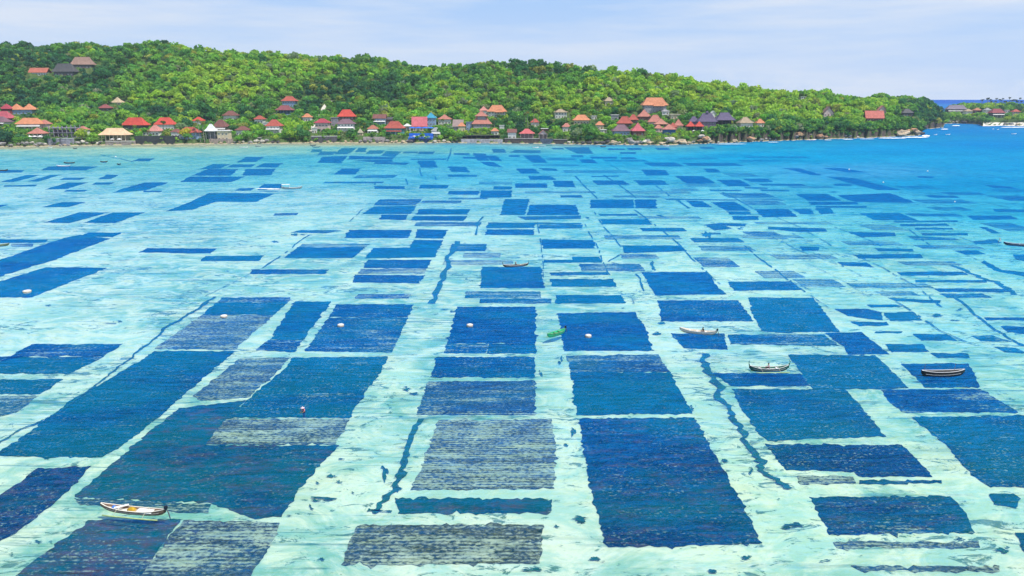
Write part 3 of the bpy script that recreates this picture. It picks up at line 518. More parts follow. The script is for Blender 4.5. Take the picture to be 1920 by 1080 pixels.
for pts, wd in [([(857,452),(852,470),(846,495),(838,518),(826,545),(812,568)],10),([(405,556),(375,580),(320,607),(270,650)],4.5),([(270,650),(225,685),(150,745),(100,780),(40,805),(-20,840)],3.2),
 ([(790,785),(770,820),(745,880),(725,930),(703,962)],11),([(690,955),(735,958)],5),([(1315,662),(1330,695),(1345,735),(1385,790),(1420,850),(1445,890),(1485,915)],11),([(585,437),(560,455),(525,480),(487,505)],2.6),([(480,508),(440,528),(380,557)],1.2),
 ([(1080,330),(1100,352),(1120,372)],2),([(1132,328),(1160,345),(1193,371)],1.8),([(1230,348),(1260,370)],2),([(1267,373),(1292,390)],3),([(1187,390),(1225,420),(1272,457),(1320,505),(1350,532)],2.4),
 ([(1115,397),(1132,425),(1165,462)],2.2),([(1160,478),(1140,490),(1178,500),(1198,522),(1207,545)],2.6),([(1095,420),(1140,505),(1155,535)],2.2),([(1005,406),(1015,457),(1020,520)],1.6),([(1355,360),(1385,375),(1420,395)],1.8),([(1395,460),(1440,495),(1480,525)],2.4),([(1480,525),(1530,548)],1.6),
 ([(1565,425),(1610,442),(1660,465)],2),([(1705,430),(1745,460)],2),([(1595,475),(1645,497),(1715,535),(1765,575)],2),([(1680,565),(1765,620),(1815,642)],2.6),([(1785,555),(1865,618),(1930,652)],4),([(1782,497),(1815,508),(1840,522),(1865,530),(1905,552)],7),
 ([(1280,457),(1330,457),(1385,458)],1.6),([(1292,470),(1400,470)],1.6),([(190,290),(250,303),(355,299)],2),([(740,278),(860,276)],1.2),([(845,278),(842,290),(838,302)],2.4),([(703,342),(705,350)],2.4),([(760,335),(765,346)],2.2),([(770,328),(815,330),(818,337)],1.6),([(787,315),(792,330)],2),
 ([(680,392),(655,415)],1.6),([(230,437),(330,436),(480,432)],1.6),([(205,488),(300,485)],1.4),([(315,525),(400,523)],1.6),([(500,380),(360,388)],1),([(230,556),(360,556)],1.4),([(1555,548),(1665,553),(1750,552)],1.6),([(1440,553),(1555,553)],1.2),([(1440,400),(1500,425),(1560,460)],1.3),([(1440,440),(1500,470),(1570,495)],1.6),([(1850,380),(1940,400)],1.4),([(905,406),(895,420),(888,440)],3.2)]:
    strip(pts, wd)
for _ in range(150):
    px = random.uniform(560, 1915); py = random.uniform(285, 585)
    if px < 950 and random.random() < .5: continue
    c = at(px, py, -1.1); L = random.uniform(6, 26) * (.5 + c.y / 300)
    if random.random() < .55: e = [(c.x - L/2, c.y), (c.x, c.y + random.gauss(0, .4)), (c.x + L/2, c.y + random.gauss(0, .8))]
    else: e = [(c.x, c.y - L * .7), (c.x + random.gauss(0, .5), c.y), (c.x + random.gauss(0, 1), c.y + L * .7)]
    q = [proj(x, y, -1.1)[:2] for x, y in e]
    if not any(inside(*pt, p) for pt in q for _, _, p in PLOTS): strip(q, random.uniform(.8, 1.4), .5)
PATCH = [(622,890,18,9),(638,903,13,5),(605,935,42,7),(583,950,9,9),(603,1048,10,8),(760,728,22,6),(776,737,17,5),(1357,860,15,10),(1490,985,42,9),(1092,973,30,12),(1112,1048,30,8),(70,1015,14,5),(20,1038,8,4),(1050,675,9,16),(1075,810,10,18),(1060,835,12,8),(1235,625,20,5),(1240,605,18,6),(1295,765,12,10),(720,885,16,30),(700,1000,26,8),(745,915,12,12),(1000,1068,40,6),(900,1050,50,8),(1330,1070,40,10),(1400,1045,26,7),(1545,1052,24,6),(1225,500,14,20),(1410,880,8,14),(1335,420,26,6),(1325,440,18,12),(1345,430,20,8),(1385,428,18,4),(1100,408,16,4),(1240,405,14,4),(1800,1010,18,6),(1880,1030,30,12),(1700,900,20,6),(1880,905,14,10),(300,345,12,4),(560,440,30,4),(515,452,14,3),(205,605,30,3),(225,602,10,3),(90,572,10,2.5),(830,580,22,3),(850,583,16,3),(595,905,8,4),(660,925,9,8),(640,860,14,3),(690,1010,14,6),(1045,985,14,6),(1205,700,10,8),(1190,680,14,4),(1360,640,10,8),(1565,360,30,2),(1760,590,30,6),(1800,580,16,4),(1790,600,24,3),(1350,600,6,4),(1015,700,8,10)]
for _ in range(110):
    t = random.random(); py = 420 + 640 * t ** 1.1; px = random.uniform(0, 1920); PATCH.append((px, py, random.uniform(3, 12) * (.4 + .6 * t), random.uniform(.7, 2.4) * (.4 + .7 * t)))
for px, py, sw, shh in PATCH:
    if any(inside(px, py, p) for _, _, p in PLOTS): continue
    for j in range(random.randint(2, 5) if sw > 5 else 1):       # a drift of ragged scraps rather than one blot
        k_ = 1 if sw <= 5 else random.uniform(.28, .72); cx = px + random.uniform(-.5, .5) * sw * (1 - k_) * 1.5; cy = py + random.uniform(-.5, .5) * shh * (1 - k_) * 1.8
        n = 15; ph = random.random() * 9; el = random.uniform(.8, 1.5); pts = []
        for k in range(n):
            a = 2 * math.pi * k / n; rr = .42 + .5 * abs(math.sin(a * 1.5 + ph)) * random.uniform(.6, 1.2) + random.uniform(-.2, .42)
            pts.append(at(cx + math.cos(a) * sw * k_ * .5 * rr * el, cy + math.sin(a) * shh * k_ * .55 * rr / el + math.cos(a) * shh * .12, -1.105 + .003 * j))
        bm.faces.new([bm.verts.new(p) for p in pts][::-1])
M_GRASS = mk((.006, .11, .085), .6, .7, .95, name='seagrass')
o = obj('seagrass', bm, M_GRASS); tag(o, 'dark seagrass in ragged lines and loose patches on the pale sand between the plots', 'seagrass', kind='stuff')
# ---------------------------------------------------------------- houses along the shore and on the slope
RED, RED2, ORG, SALM, CRIM = (.62,.075,.050), (.46,.10,.07), (.66,.26,.13), (.52,.20,.15), (.42,.055,.08)
BRN, MAU, PUR, PEACH, TEAL = (.22,.085,.07), (.22,.12,.15), (.13,.10,.18), (.85,.55,.34), (.05,.34,.50)
WHT, THA, DTH, PNK, GRY = (.80,.79,.77), (.42,.32,.21), (.10,.095,.10), (.62,.26,.22), (.34,.33,.34)
wW, wC, wG, wB, wBl, wT, wP, wD = (.78,.76,.72), (.66,.55,.38), (.36,.35,.37), (.20,.10,.075), (.30,.42,.62), (.10,.32,.36), (.74,.55,.52), (.13,.11,.12)
M_DBL = mk((.02,.09,.42), .25, .5, .6, name='blue_canvas')
LANDMARK = []          # (short name, x, y) used in the labels of the things around
def hip_roof(wd, dp, hh, z, ridge=None, lift=0):
    """hipped (or, with ridge 0, pyramid) roof with a fascia and ridge tiles"""
    bm = bmesh.new(); r = max(0.0, wd - dp) if ridge is None else ridge
    X, Y = wd / 2, dp / 2; b = [(-X,-Y,z-.28),(X,-Y,z-.28),(X,Y,z-.28),(-X,Y,z-.28)]; m_ = [(x, y, z) for x, y, _ in b]
    k = .46  # flared eaves
    q = [(-X*(1-k)-r/2*k, -Y*(1-k), z+hh*k*.82), (X*(1-k)+r/2*k, -Y*(1-k), z+hh*k*.82), (X*(1-k)+r/2*k, Y*(1-k), z+hh*k*.82), (-X*(1-k)-r/2*k, Y*(1-k), z+hh*k*.82)]
    rr = max(r, .3); t = [(-rr/2, 0, z+hh), (rr/2, 0, z+hh)]
    B = [bm.verts.new(p) for p in b]; M2 = [bm.verts.new(p) for p in m_]; Q = [bm.verts.new(p) for p in q]; T = [bm.verts.new(p) for p in t]
    bm.faces.new(B[::-1])
    for lo, hi in ((B, M2), (M2, Q)):
        for i in range(4): j = (i + 1) % 4; bm.faces.new((lo[i], lo[j], hi[j], hi[i]))
    bm.faces.new((Q[0], Q[1], T[1], T[0])); bm.faces.new((Q[2], Q[3], T[0], T[1])); bm.faces.new((Q[1], Q[2], T[1])); bm.faces.new((Q[3], Q[0], T[0]))
    cap = bmesh.new(); s = .18
    for pts in ([t[0], t[1]], [m_[0], q[0], t[0]], [m_[1], q[1], t[1]], [m_[2], q[2], t[1]], [m_[3], q[3], t[0]]):
        if (Vector(pts[0]) - Vector(pts[-1])).length > .5: tube(cap, [(p[0], p[1], p[2] + .1) for p in pts], s, 5)
    return bm, cap
def gable_roof(wd, dp, hh, z, front=True):
    bm = bmesh.new(); X, Y = wd / 2, dp / 2
    if front: prof = [(-X, z), (0, z + hh), (X, z)]; ax = lambda p, y: (p[0], y, p[1]); e = (-Y, Y)
    else: prof = [(-Y, z), (0, z + hh), (Y, z)]; ax = lambda p, y: (y, p[0], p[1]); e = (-X, X)
    rings = []
    for y in e: rings.append([bm.verts.new(ax(p, y)) for p in prof] + [bm.verts.new(ax((p[0], p[1] - .3), y)) for p in prof[::-1]])
    for i in range(6): j = (i + 1) % 6; bm.faces.new((rings[0][i], rings[0][j], rings[1][j], rings[1][i]))
    bm.faces.new(rings[0][::-1]); bm.faces.new(rings[1])
    cap = bmesh.new(); tube(cap, [ax((0, z + hh + .1), e[0]), ax((0, z + hh + .1), e[1])], .18, 5)
    return bm, cap
def put_roof(root, style, wd, dp, hh, z, col, off=(0, 0)):
    if style == 'gable': bm, cap = gable_roof(wd, dp, hh, z)
    elif style == 'side': bm, cap = gable_roof(wd, dp, hh, z, False)
    elif style == 'pyr': bm, cap = hip_roof(wd, dp, hh, z, 0)
    else: bm, cap = hip_roof(wd, dp, hh, z)
    for b in (bm, cap): bmesh.ops.translate(b, verts=b.verts, vec=(off[0], off[1], 0))
    ro = obj('roof', bm, roofmat(col), root)
    obj('ridge_tile', cap, mk([min(1, c * 1.25 + .05) for c in col], .2, 1, .8), ro)
    return ro
HOUSE_RECTS = []
def house(short, label, x, yt, ye, yb, wpx, roof, style, wall, opt='', cat='house', name='house', rz=None, dpt=None):
    """x, top, eave, base and eave width as seen; the house stands where that base meets the ground"""
    p = hit(x, yb)
    if p is None: print('no ground for', short, x, yb); return None
    k = p.y / F * 1.0; wd = wpx * k; dp = (dpt or min(wd * .8, 13)); wh = max(2.2, (yb - ye) * k); hh = max(.8, (ye - yt) * k)
    c = Vector((p.x * (1 + dp * .45 / p.y), p.y + dp * .45, p.z))
    rz = random.uniform(-.16, .16) if rz is None else rz
    root = empty(name, c, rz); tag(root, label, cat)
    ww, dd = wd * .84, dp * .84; base = -max(3.0, dp * .45)
    wm = mk(wall, .22, .4, .8)
    if 'open' in opt:            # pavilion on posts above a plinth
        bm = bmesh.new(); box(bm, -ww/2, ww/2, -dd/2, dd/2, base, .45); obj('plinth', bm, wm, root)
        n = max(2, int(ww / 4))
        for sx in np.linspace(-ww/2+.25, ww/2-.25, n+1):
            for sy in (-dd/2+.25, dd/2-.25):
                b2 = bmesh.new(); box(b2, sx-.2, sx+.2, sy-.2, sy+.2, .45, wh); obj('post', b2, wm, root)
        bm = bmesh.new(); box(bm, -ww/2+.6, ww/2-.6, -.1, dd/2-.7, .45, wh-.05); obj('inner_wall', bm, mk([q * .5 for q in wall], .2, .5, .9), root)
    else:
        bm = bmesh.new(); box(bm, -ww/2, ww/2, -dd/2, dd/2, base, wh); box(bm, -ww/2-.12, ww/2+.12, -dd/2-.12, dd/2+.12, base, .35); obj('wall', bm, wm, root)
        st = max(1, int(wh / 3.4)); n = max(2, min(6, int(ww / 3.2)))
        for f in range(st):
            z0 = wh * f / st
            for i in range(n):
                cx = -ww/2 + ww * (i + .5) / n; s = min(.75, ww / n * .32); zt = z0 + min(wh / st - .45, 2.5)
                if f == 0 and i == n // 2:
                    b2 = bmesh.new(); box(b2, cx-s*.8, cx+s*.8, -dd/2-.06, -dd/2+.05, .36, zt); obj('door', b2, M_WOOD, root); continue
                b2 = bmesh.new(); box(b2, cx-s, cx+s, -dd/2-.04, -dd/2+.05, z0+.95, zt); wn = obj('window', b2, M_GLASS, root)
                b2 = bmesh.new()
                for q in ((cx-s-.12, cx-s, z0+.83, zt+.12), (cx+s, cx+s+.12, z0+.83, zt+.12), (cx-s, cx+s, zt, zt+.12), (cx-s, cx+s, z0+.83, z0+.95), (cx-.05, cx+.05, z0+.95, zt)): box(b2, q[0], q[1], -dd/2-.10, -dd/2+.04, q[2], q[3])
                obj('frame', b2, M_WHITE, wn)
        if 'awn' in opt or 'ver' in opt:   # veranda in front
            bm = bmesh.new(); v = [(-ww*.52,-dd/2-2.8,wh*.55),(ww*.52,-dd/2-2.8,wh*.55),(ww*.52,-dd/2-.13,wh*.55+.9),(-ww*.52,-dd/2-.13,wh*.55+.9)]
            lo = [bm.verts.new(q) for q in v]; up = [bm.verts.new((q[0], q[1], q[2]+.14)) for q in v]
            bm.faces.new(lo[::-1]); bm.faces.new(up)
            for i in range(4): j = (i+1) % 4; bm.faces.new((lo[i], lo[j], up[j], up[i]))
            obj('awning', bm, M_WHITE if 'awn' in opt else roofmat(roof), root)
            for sx in (-.5, -.17, .17, .5):
                b2 = bmesh.new(); box(b2, ww*sx-.1, ww*sx+.1, -dd/2-2.7, -dd/2-2.5, base, wh*.55+.02); obj('post', b2, M_WHITE, root)
    if style == 'two':           # two tiers
        put_roof(root, 'hip', wd, dp, hh * .62, wh, roof); b2 = bmesh.new(); box(b2, -ww*.24, ww*.24, -dd*.24, dd*.24, wh+hh*.3, wh+hh*.64); obj('upper_wall', b2, wm, root)
        put_roof(root, 'pyr', wd*.64, dp*.64, hh * .42, wh + hh*.63, roof)
    elif style == 'twin':
        for s in (-1, 1): put_roof(root, 'pyr', wd*.52, dp, hh, wh + (.02 if s > 0 else 0), roof, (s*wd*.255, 0))
    elif style == 'flat':
        bm = bmesh.new(); box(bm, -wd/2, wd/2, -dp/2, dp/2, wh, wh+.4); obj('roof', bm, mk(roof, .15, .4, .8), root)
    elif style == 'shed':
        bm = bmesh.new(); v = [(-wd/2,-dp/2,wh),(wd/2,-dp/2,wh),(wd/2,dp/2,wh+hh),(-wd/2,dp/2,wh+hh)]; lo = [bm.verts.new(q) for q in v]; up = [bm.verts.new((q[0],q[1],q[2]+.3)) for q in v]
        bm.faces.new(lo[::-1]); bm.faces.new(up)
        for i in range(4): j = (i+1) % 4; bm.faces.new((lo[i], lo[j], up[j], up[i]))
        obj('roof', bm, roofmat(roof), root)
        bm = bmesh.new(); box(bm, -ww/2+.01, ww/2-.01, dd/2-.3, dd/2-.01, wh, wh+hh*.86); obj('back_wall', bm, wm, root)
    else:
        put_roof(root, style, wd, dp, hh, wh, roof)
        if style == 'gable':
            for y in (-dd/2, dd/2-.2):
                bm = bmesh.new()
                lo = [bm.verts.new(q) for q in ((-ww*.48,y,wh),(ww*.48,y,wh),(0,y,wh+hh*.9))]; up = [bm.verts.new((q.co.x,y+.2,q.co.z)) for q in lo]
                bm.faces.new(lo); bm.faces.new(up[::-1])
                for i in range(3): j = (i+1) % 3; bm.faces.new((lo[i], lo[j], up[j], up[i]))
                obj('gable_wall', bm, wm, root)
    if 'porch' in opt: put_roof(root, 'hip', wd*.45, 5, hh*.45, wh*.9, roof, (wd*.12, -dd/2-2))
    if 'cupola' in opt:
        b2 = bmesh.new(); box(b2, -.8, .8, -.8, .8, wh+hh-.5, wh+hh+.9); cu = obj('cupola', b2, wm, root); put_roof(cu, 'pyr', 3, 3, 1.3, wh+hh+.9, roof)
    HOUSE_RECTS.append((x - wpx/2 + 1, yt - .5, x + wpx/2 - 1, ye + (yb - ye) * .38, p.y, c.x, c.y, max(wd, dp) * .58))
    LANDMARK.append((short, x, (yt + yb) / 2)); return root
H = house
H('crimson-roofed villa','tall crimson roofed house with red walls at the left edge beside a twin roofed house',15,196,204.5,213,21,CRIM,'pyr',(.28,.05,.05))
H('twin-roofed villa','pale house under two joined orange pyramid roofs at the far left',46,196,206,214.5,44,ORG,'twin',wBl)
H('low crimson villa','low house with a wide faded crimson roof below the tall crimson one',10,210,222,228,34,(.50,.10,.13),'hip',wD)
H('mauve-roofed hut','mauve roofed hut with white eaves on the left edge of the waterfront',6,220,229,236,28,MAU,'hip',wW,'awn')
H('wide orange-roofed house','wide orange roofed house with a long white awning behind the umbrella terrace',60,223,233,243,46,ORG,'hip',wP,'awn')
H('small orange pavilion','small orange pyramid roofed pavilion with pale eaves beside the white umbrellas',73,241,251,259,28,SALM,'pyr',wW,'open',cat='pavilion',name='pavilion')
H('cream waterfront pavilion','cream waterfront restaurant with a long peach roof and a row of columns',219,242,253.5,267,53,PEACH,'hip',wC,'open',cat='restaurant',name='waterfront_pavilion',rz=0)
H('bright red house','bright red hip roofed house with dark walls up behind the cream waterfront pavilion',256,222,235,244,46,RED,'hip',wD)
H('red house with white walls','bright red steep roofed house with white walls behind a pink roofed annex',312,222,234,244,37,RED,'hip',wW)
H('pink-roofed annex','small salmon pink roofed annex with white wall left of a palm',293,236,246,254,24,PNK,'hip',wW)
H('low orange-red house','long low house with dull orange roof by golden tipped bushes',358,240,249,261,38,RED2,'hip',wBl)
H('white-roofed boathouse','white roofed open boathouse on the waterfront right of the tall palms',398,236,248,264,20,WHT,'hip',wG,'open',cat='boathouse',name='boathouse')
H('small brown house','small brown roofed house with white walls high above a yellow palm clump',434,209,217,226,27,BRN,'hip',wW)
H('brown-roofed house','brown hip roofed house above a cream terrace by the water',416,226,238,248,29,BRN,'hip',wP,'awn')
H('cream terrace building','cream two storey terrace building at the water edge below a brown roof',422,246,248,265,24,WHT,'flat',wC,'')
H('brown and white lodge','brown roofed lodge with a long white lower wall behind dark trees',457,238,244.5,254,26,BRN,'hip',wW)
H('upper brick house','brick red roofed house with blue grey walls, upper of two stacked houses on the slope',544,182,190,200,28,RED2,'hip',wBl)
H('lower brick house','dark red roofed house with blue pillars, lower of two stacked houses on the slope',535,199,207,215,31,(.28,.08,.09),'hip',wBl,'open')
H('red barrel-roofed house','red rounded roof house above a white terrace wall beside big shore trees',516,226,237,251,29,RED2,'hip',wW,'awn')
H('maroon-roofed pink house','pale pink house with a flat maroon roof right of the concrete path',606,224,231,246,28,CRIM,'hip',wP)
H('tall scarlet house','tall house with a steep scarlet roof and a dark upper storey',651,207,219,231,33,RED,'hip',wB)
H('mauve-roofed house','white house with a mauve roof and white awning in front of the tall scarlet house',650,225,233,250,34,MAU,'hip',wW,'awn')
H('grey-purple house','narrow grey purple flat roofed house left of the tall scarlet house',628,220,222,236,15,GRY,'flat',(.34,.29,.36))
H('blue-walled house','blue walled house with a brown roof and a white awning behind a palm',713,216,223,236,25,BRN,'side',wBl,'awn')
H('red house with teal walls','orange red roofed house with teal lower walls left of the blue beach club',741,229,241,254,36,RED2,'hip',wT,'ver')
H('thatched cone hut','small cream thatched cone hut behind the green hedge',676,242,249,254,10,(.55,.48,.34),'pyr',wC,cat='hut',name='hut')
H('pink gabled house','house with tall pinkish red sloping roof right behind the blue tents',787,221,238,245,29,(.55,.13,.15),'shed',wP)
H('teal-roofed tower','white and blue tower house under a teal pyramid roof',809,213,222,243,20,TEAL,'pyr',wBl,cat='tower house',name='tower_house')
H('salmon pyramid house','salmon pyramid roofed house right of the teal roofed tower',834,216,224,233,27,SALM,'pyr',wW)
H('grey-brown shed','grey brown sloping roofed shed behind the round green tree',859,226,238,245,20,(.33,.24,.22),'shed',wG)
H('two-tier salmon house','salmon house with a two tier roof and grey stone lower wall',903,211,233,244,37,SALM,'two',wG)
H('small pink pagoda','small pink pyramid roofed house high behind the two tier salmon house',907,201,208,216,17,PNK,'pyr',wW)
H('orange villa','orange hip roofed villa with white walls and blue windows up the slope',932,199,210,220,36,ORG,'hip',wW,'porch')
H('blue-grey annex','blue grey flat roofed annex left of the two tier salmon house',880,228,230,244,13,(.2,.26,.36),'flat',wBl)
H('white cottage','white box cottage beside a palm right of the two tier salmon house',941,235,236,246,10,WHT,'flat',wW)
H('red seaside bar','small bar with a bright red and pink roof on the long sea wall',988,244,252,262,28,(.62,.14,.14),'hip',wP,'open',cat='bar',name='beach_bar')
H('pink gabled shelter','pink gabled shelter with open dark front on the long sea wall',1018,245,252.5,262,18,PNK,'gable',wP,'open',cat='shelter',name='shelter')
H('white-topped shed','white flat roofed shed behind the pink gabled shelter',1022,239,242,249,16,WHT,'flat',wB,cat='shed',name='shed')
H('orange-roofed bungalow','orange hip roofed bungalow alone among bushes',1090,217,226,233,33,ORG,'hip',wC)
H('pale walled house','pale walled house with a tan roof half hidden by palms',1051,206,211,222,25,THA,'hip',wW)
H('tan-roofed house','tan roofed house alone in dark trees up the slope',1141,184,190,197,18,THA,'hip',wC)
H('grey cube house','grey white cube house with a dark door left of the red roof cluster',1152,215,216.5,225,16,WHT,'flat',wG)
H('white flat shed','low white flat roofed shed among bushes left of the mauve roof',1131,242,244,249,13,WHT,'flat',wW,cat='shed',name='shed')
H('big orange villa','big orange hip roofed villa with glass front high above the red roof cluster',1226,185,198,211,48,ORG,'hip',wG,'porch')
H('uppermost salmon house','salmon pyramid roofed house just below the big orange villa',1207,207,219,227,26,SALM,'pyr',wB)
H('front red house','wide red hip roofed house at the left of the red roof cluster',1171,220,232,240,30,RED2,'hip',wB)
H('back red house','smaller red hip roofed house behind and right of the wide red one',1187,216,225,231,20,RED2,'hip',wB)
H('salmon house','salmon hip roofed house in the middle of the red roof cluster',1228,217,229,236,28,SALM,'hip',wP)
H('striped cone pavilion','octagonal pavilion with ribbed salmon cone roof in the red roof cluster',1239,224,233,240,25,(.52,.23,.16),'pyr',wC,'open',cat='pavilion',name='pavilion')
H('blue-walled pavilion','salmon pyramid roofed house with deep blue walls above the pool terrace',1254,234,243,253,26,SALM,'pyr',(.05,.14,.35))
H('mauve hip house','mauve hip roofed house with blue white walls above the boulders',1164,235,246,254,34,MAU,'hip',wBl)
H('pinkish pyramid house','pinkish red pyramid roofed house next to the mauve hip house',1195,232,246,255,25,(.60,.13,.15),'pyr',wB)
H('low salmon house','low salmon roofed house between ribbed cone and bushes',1234,235,241,247,16,SALM,'hip',wP)
H('salmon cone hut','salmon cone roofed hut at the right end of the red roof cluster',1271,225,236,243,18,SALM,'pyr',wC,cat='hut',name='hut')
H('dusky red hut','dusky red pyramid roofed hut in front of the salmon cone hut',1261,231,239,245,15,RED2,'pyr',wB,cat='hut',name='hut')
H('left scarlet kiosk','scarlet pyramid roofed open kiosk, left of a pair by a purple roof',1294,229,237.5,247,16,RED,'pyr',wD,'open',cat='kiosk',name='kiosk')
H('right scarlet kiosk','scarlet pyramid roofed open kiosk, right of a pair by a purple roof',1310,229,237.5,247,16,RED,'pyr',wD,'open',cat='kiosk',name='kiosk')
H('purple-roofed hall','large purple hip roofed hall with a small cupola on top',1324,214,229,240,36,PUR,'hip',(.24,.17,.26),'cupola',cat='hall',name='hall')
H('left purple house','smaller purple roofed house left of the hall with the cupola',1300,220,229,237,20,PUR,'hip',(.24,.17,.26))
H('right purple house','purple hip roofed house with a dark open front right of the white gable',1357,213,226,237,36,PUR,'hip',wD,'open')
H('white gabled house','small white gabled house between two purple roofs',1336,209,217,223,15,WHT,'gable',wW)
H('thatched clifftop house','thatched tan roofed house on the cliff top right of the purple roofs',1396,221,231,240,27,THA,'hip',wW)
H('brown twin house','brown and pink roofed house deep in the headland trees',1551,201,212,218,20,(.30,.16,.15),'gable',wP)
H('red-roofed headland house','red long roofed house among the headland bushes',1637,209,222,228,33,(.62,.17,.13),'side',wB)
H('pink peaked house','small pink peaked house behind the red roofed headland house',1652,199,208,214,17,PNK,'gable',wP)
H('dark-roofed headland house','dark grey low roofed house right of the red roofed headland house',1699,205,212,218,22,DTH,'hip',wD)
H('white ridge house','small white house near the top of the headland woods',1505,179,182,186,10,WHT,'flat',wW)
H('rust-roofed hilltop house','long rust red roofed house with white ends high on the left hill',76,129,137,142,34,(.50,.15,.10),'side',wW)
H('dark thatched hilltop lodge','dark grey thatched lodge high on the left hill',124,121,135,142,42,DTH,'hip',wD)
H('brown thatched hilltop lodge','pinkish brown thatched lodge, topmost building on the left hill',157,109,122,129,40,(.36,.22,.17),'hip',wD)
H('orange ridge temple','small orange tiered temple standing out on the ridge line',837,120,126,134,10,(.75,.28,.16),'two',(.6,.25,.16),cat='temple',name='temple')
H('far purple-roofed resort','long grey purple roofed resort house on the far shore',1791,198,205,213,36,(.24,.20,.26),'hip',wD,'awn')
H('far orange house','dull orange roofed house among the far shore palms',1831,203,207,212,14,(.5,.2,.12),'hip',wB)
H('far maroon house','maroon roofed beach house with white awning on the far shore',1867,205,212,220,28,(.30,.06,.07),'hip',wD,'awn')
H('far white house','small white flat house right of the far maroon beach house',1886,206,207,215,9,WHT,'flat',wW)

H('small salmon annex','small salmon roofed annex touching the wide orange roofed house on its right',86,226,233,243,20,SALM,'hip',wP)
H('hidden maroon house','maroon roof half hidden in the trees above the cream waterfront pavilion',199,197,203,209,22,(.30,.08,.08),'hip',wD)
H('tan thatched lookout','tan thatched lookout hut standing alone in the trees above the hidden maroon house',222,184,193,198,19,(.60,.46,.30),'pyr',wC,cat='hut',name='hut')
H('tiny white shed','tiny white flat shed left of the red barrel roofed house',499,229,230,238,9,WHT,'flat',wW,cat='shed',name='shed')
H('small dark-roofed shed','small dark sloping roofed shed right of the blue walled house',731,221,225,233,12,DTH,'shed',wB,cat='shed',name='shed')
H('tiny flat shed','tiny white flat shed right of the orange roofed bungalow',1113,217,218.5,224,11,WHT,'flat',wW,cat='shed',name='shed')
H('cream annex','cream flat roofed annex right of the uppermost salmon house',1264,214,216,224,20,(.75,.68,.52),'flat',wC)
H('pale ridge-side house','pale house with a grey roof at the foot of the big orange villa',1247,207,210,216,15,GRY,'hip',wW)
H('low white waterfront house','low white house with a brown roof left of the low orange red house',333,243,248,258,20,BRN,'hip',wW)
H('white waterfront cafe','white waterfront cafe with a red brown roof between mauve roofed house and teal walls',700,236,242,251,20,(.45,.16,.10),'hip',wW,'awn',cat='cafe',name='cafe')
H('grey-roofed shore house','grey roofed shore house with white walls left of the salmon pyramid house',818,240,246,256,18,GRY,'hip',wW,'awn')
H('brown lean-to','brown lean to with white wall left of the long low sea wall bar',960,244,250,261,18,BRN,'shed',wW,cat='shed',name='shed')
H('far tan house','tan roofed house between far purple resort and far orange house',1814,205,209,215,14,THA,'hip',wW)
H('far red beach house','small red roofed house near the right end of the far shore',1903,206,210,217,14,RED2,'hip',wP)
H('far grey house','grey roofed house behind the far maroon beach house',1850,203,207,213,13,GRY,'hip',wW)

H('white terrace house','white flat topped terrace house on the shore slope right of the concrete path',590,240,241,250,10,WHT,'flat',wW)
H('white awned kiosk','white kiosk under a broad white roof between teal walls and blue beach club',764,233,237,248,13,WHT,'hip',wW,'open',cat='kiosk',name='kiosk')
H('cream side house','cream house with orange roof above the black canopy on its left',866,231,237,247,15,ORG,'hip',wC)
H('low orange hut','low orange roofed hut above the black canopy on its right',928,241,246,253,14,ORG,'hip',wW,cat='hut',name='hut')
H('red hut in palms','red roofed hut half hidden by palms above the red seaside bar',1003,224,230,238,17,RED2,'hip',wW,cat='hut',name='hut')
H('white house in bushes','white house with salmon roof among bushes left of the orange roofed bungalow',1062,232,238,247,17,SALM,'hip',wW)
H('small orange roof house','small orange roofed house right of the orange roofed bungalow',1124,229,235,243,16,ORG,'hip',wC)
H('low white bungalow','low white bungalow with brown roof behind the dark mossy retaining wall',277,244,248,254,16,BRN,'hip',wW)
H('orange roadside house','orange roofed house on the slope left of the concrete path',577,214,220,228,17,ORG,'hip',wW)
H('pale cliff house','pale house with orange roof on the cliff right of the thatched clifftop house',1424,224,231,238,16,ORG,'hip',wW)
H('left shore house','white house with salmon roof just right of the unfinished building',158,238,244,254,19,SALM,'hip',wW,'awn')
H('red slope house','red roofed white house on the slope above the low orange red house',374,221,227,236,20,RED,'hip',wW)
H('brown slope house','brown red roofed white house in the palms right of the brown and white lodge',488,218,224,232,19,RED2,'hip',wW)

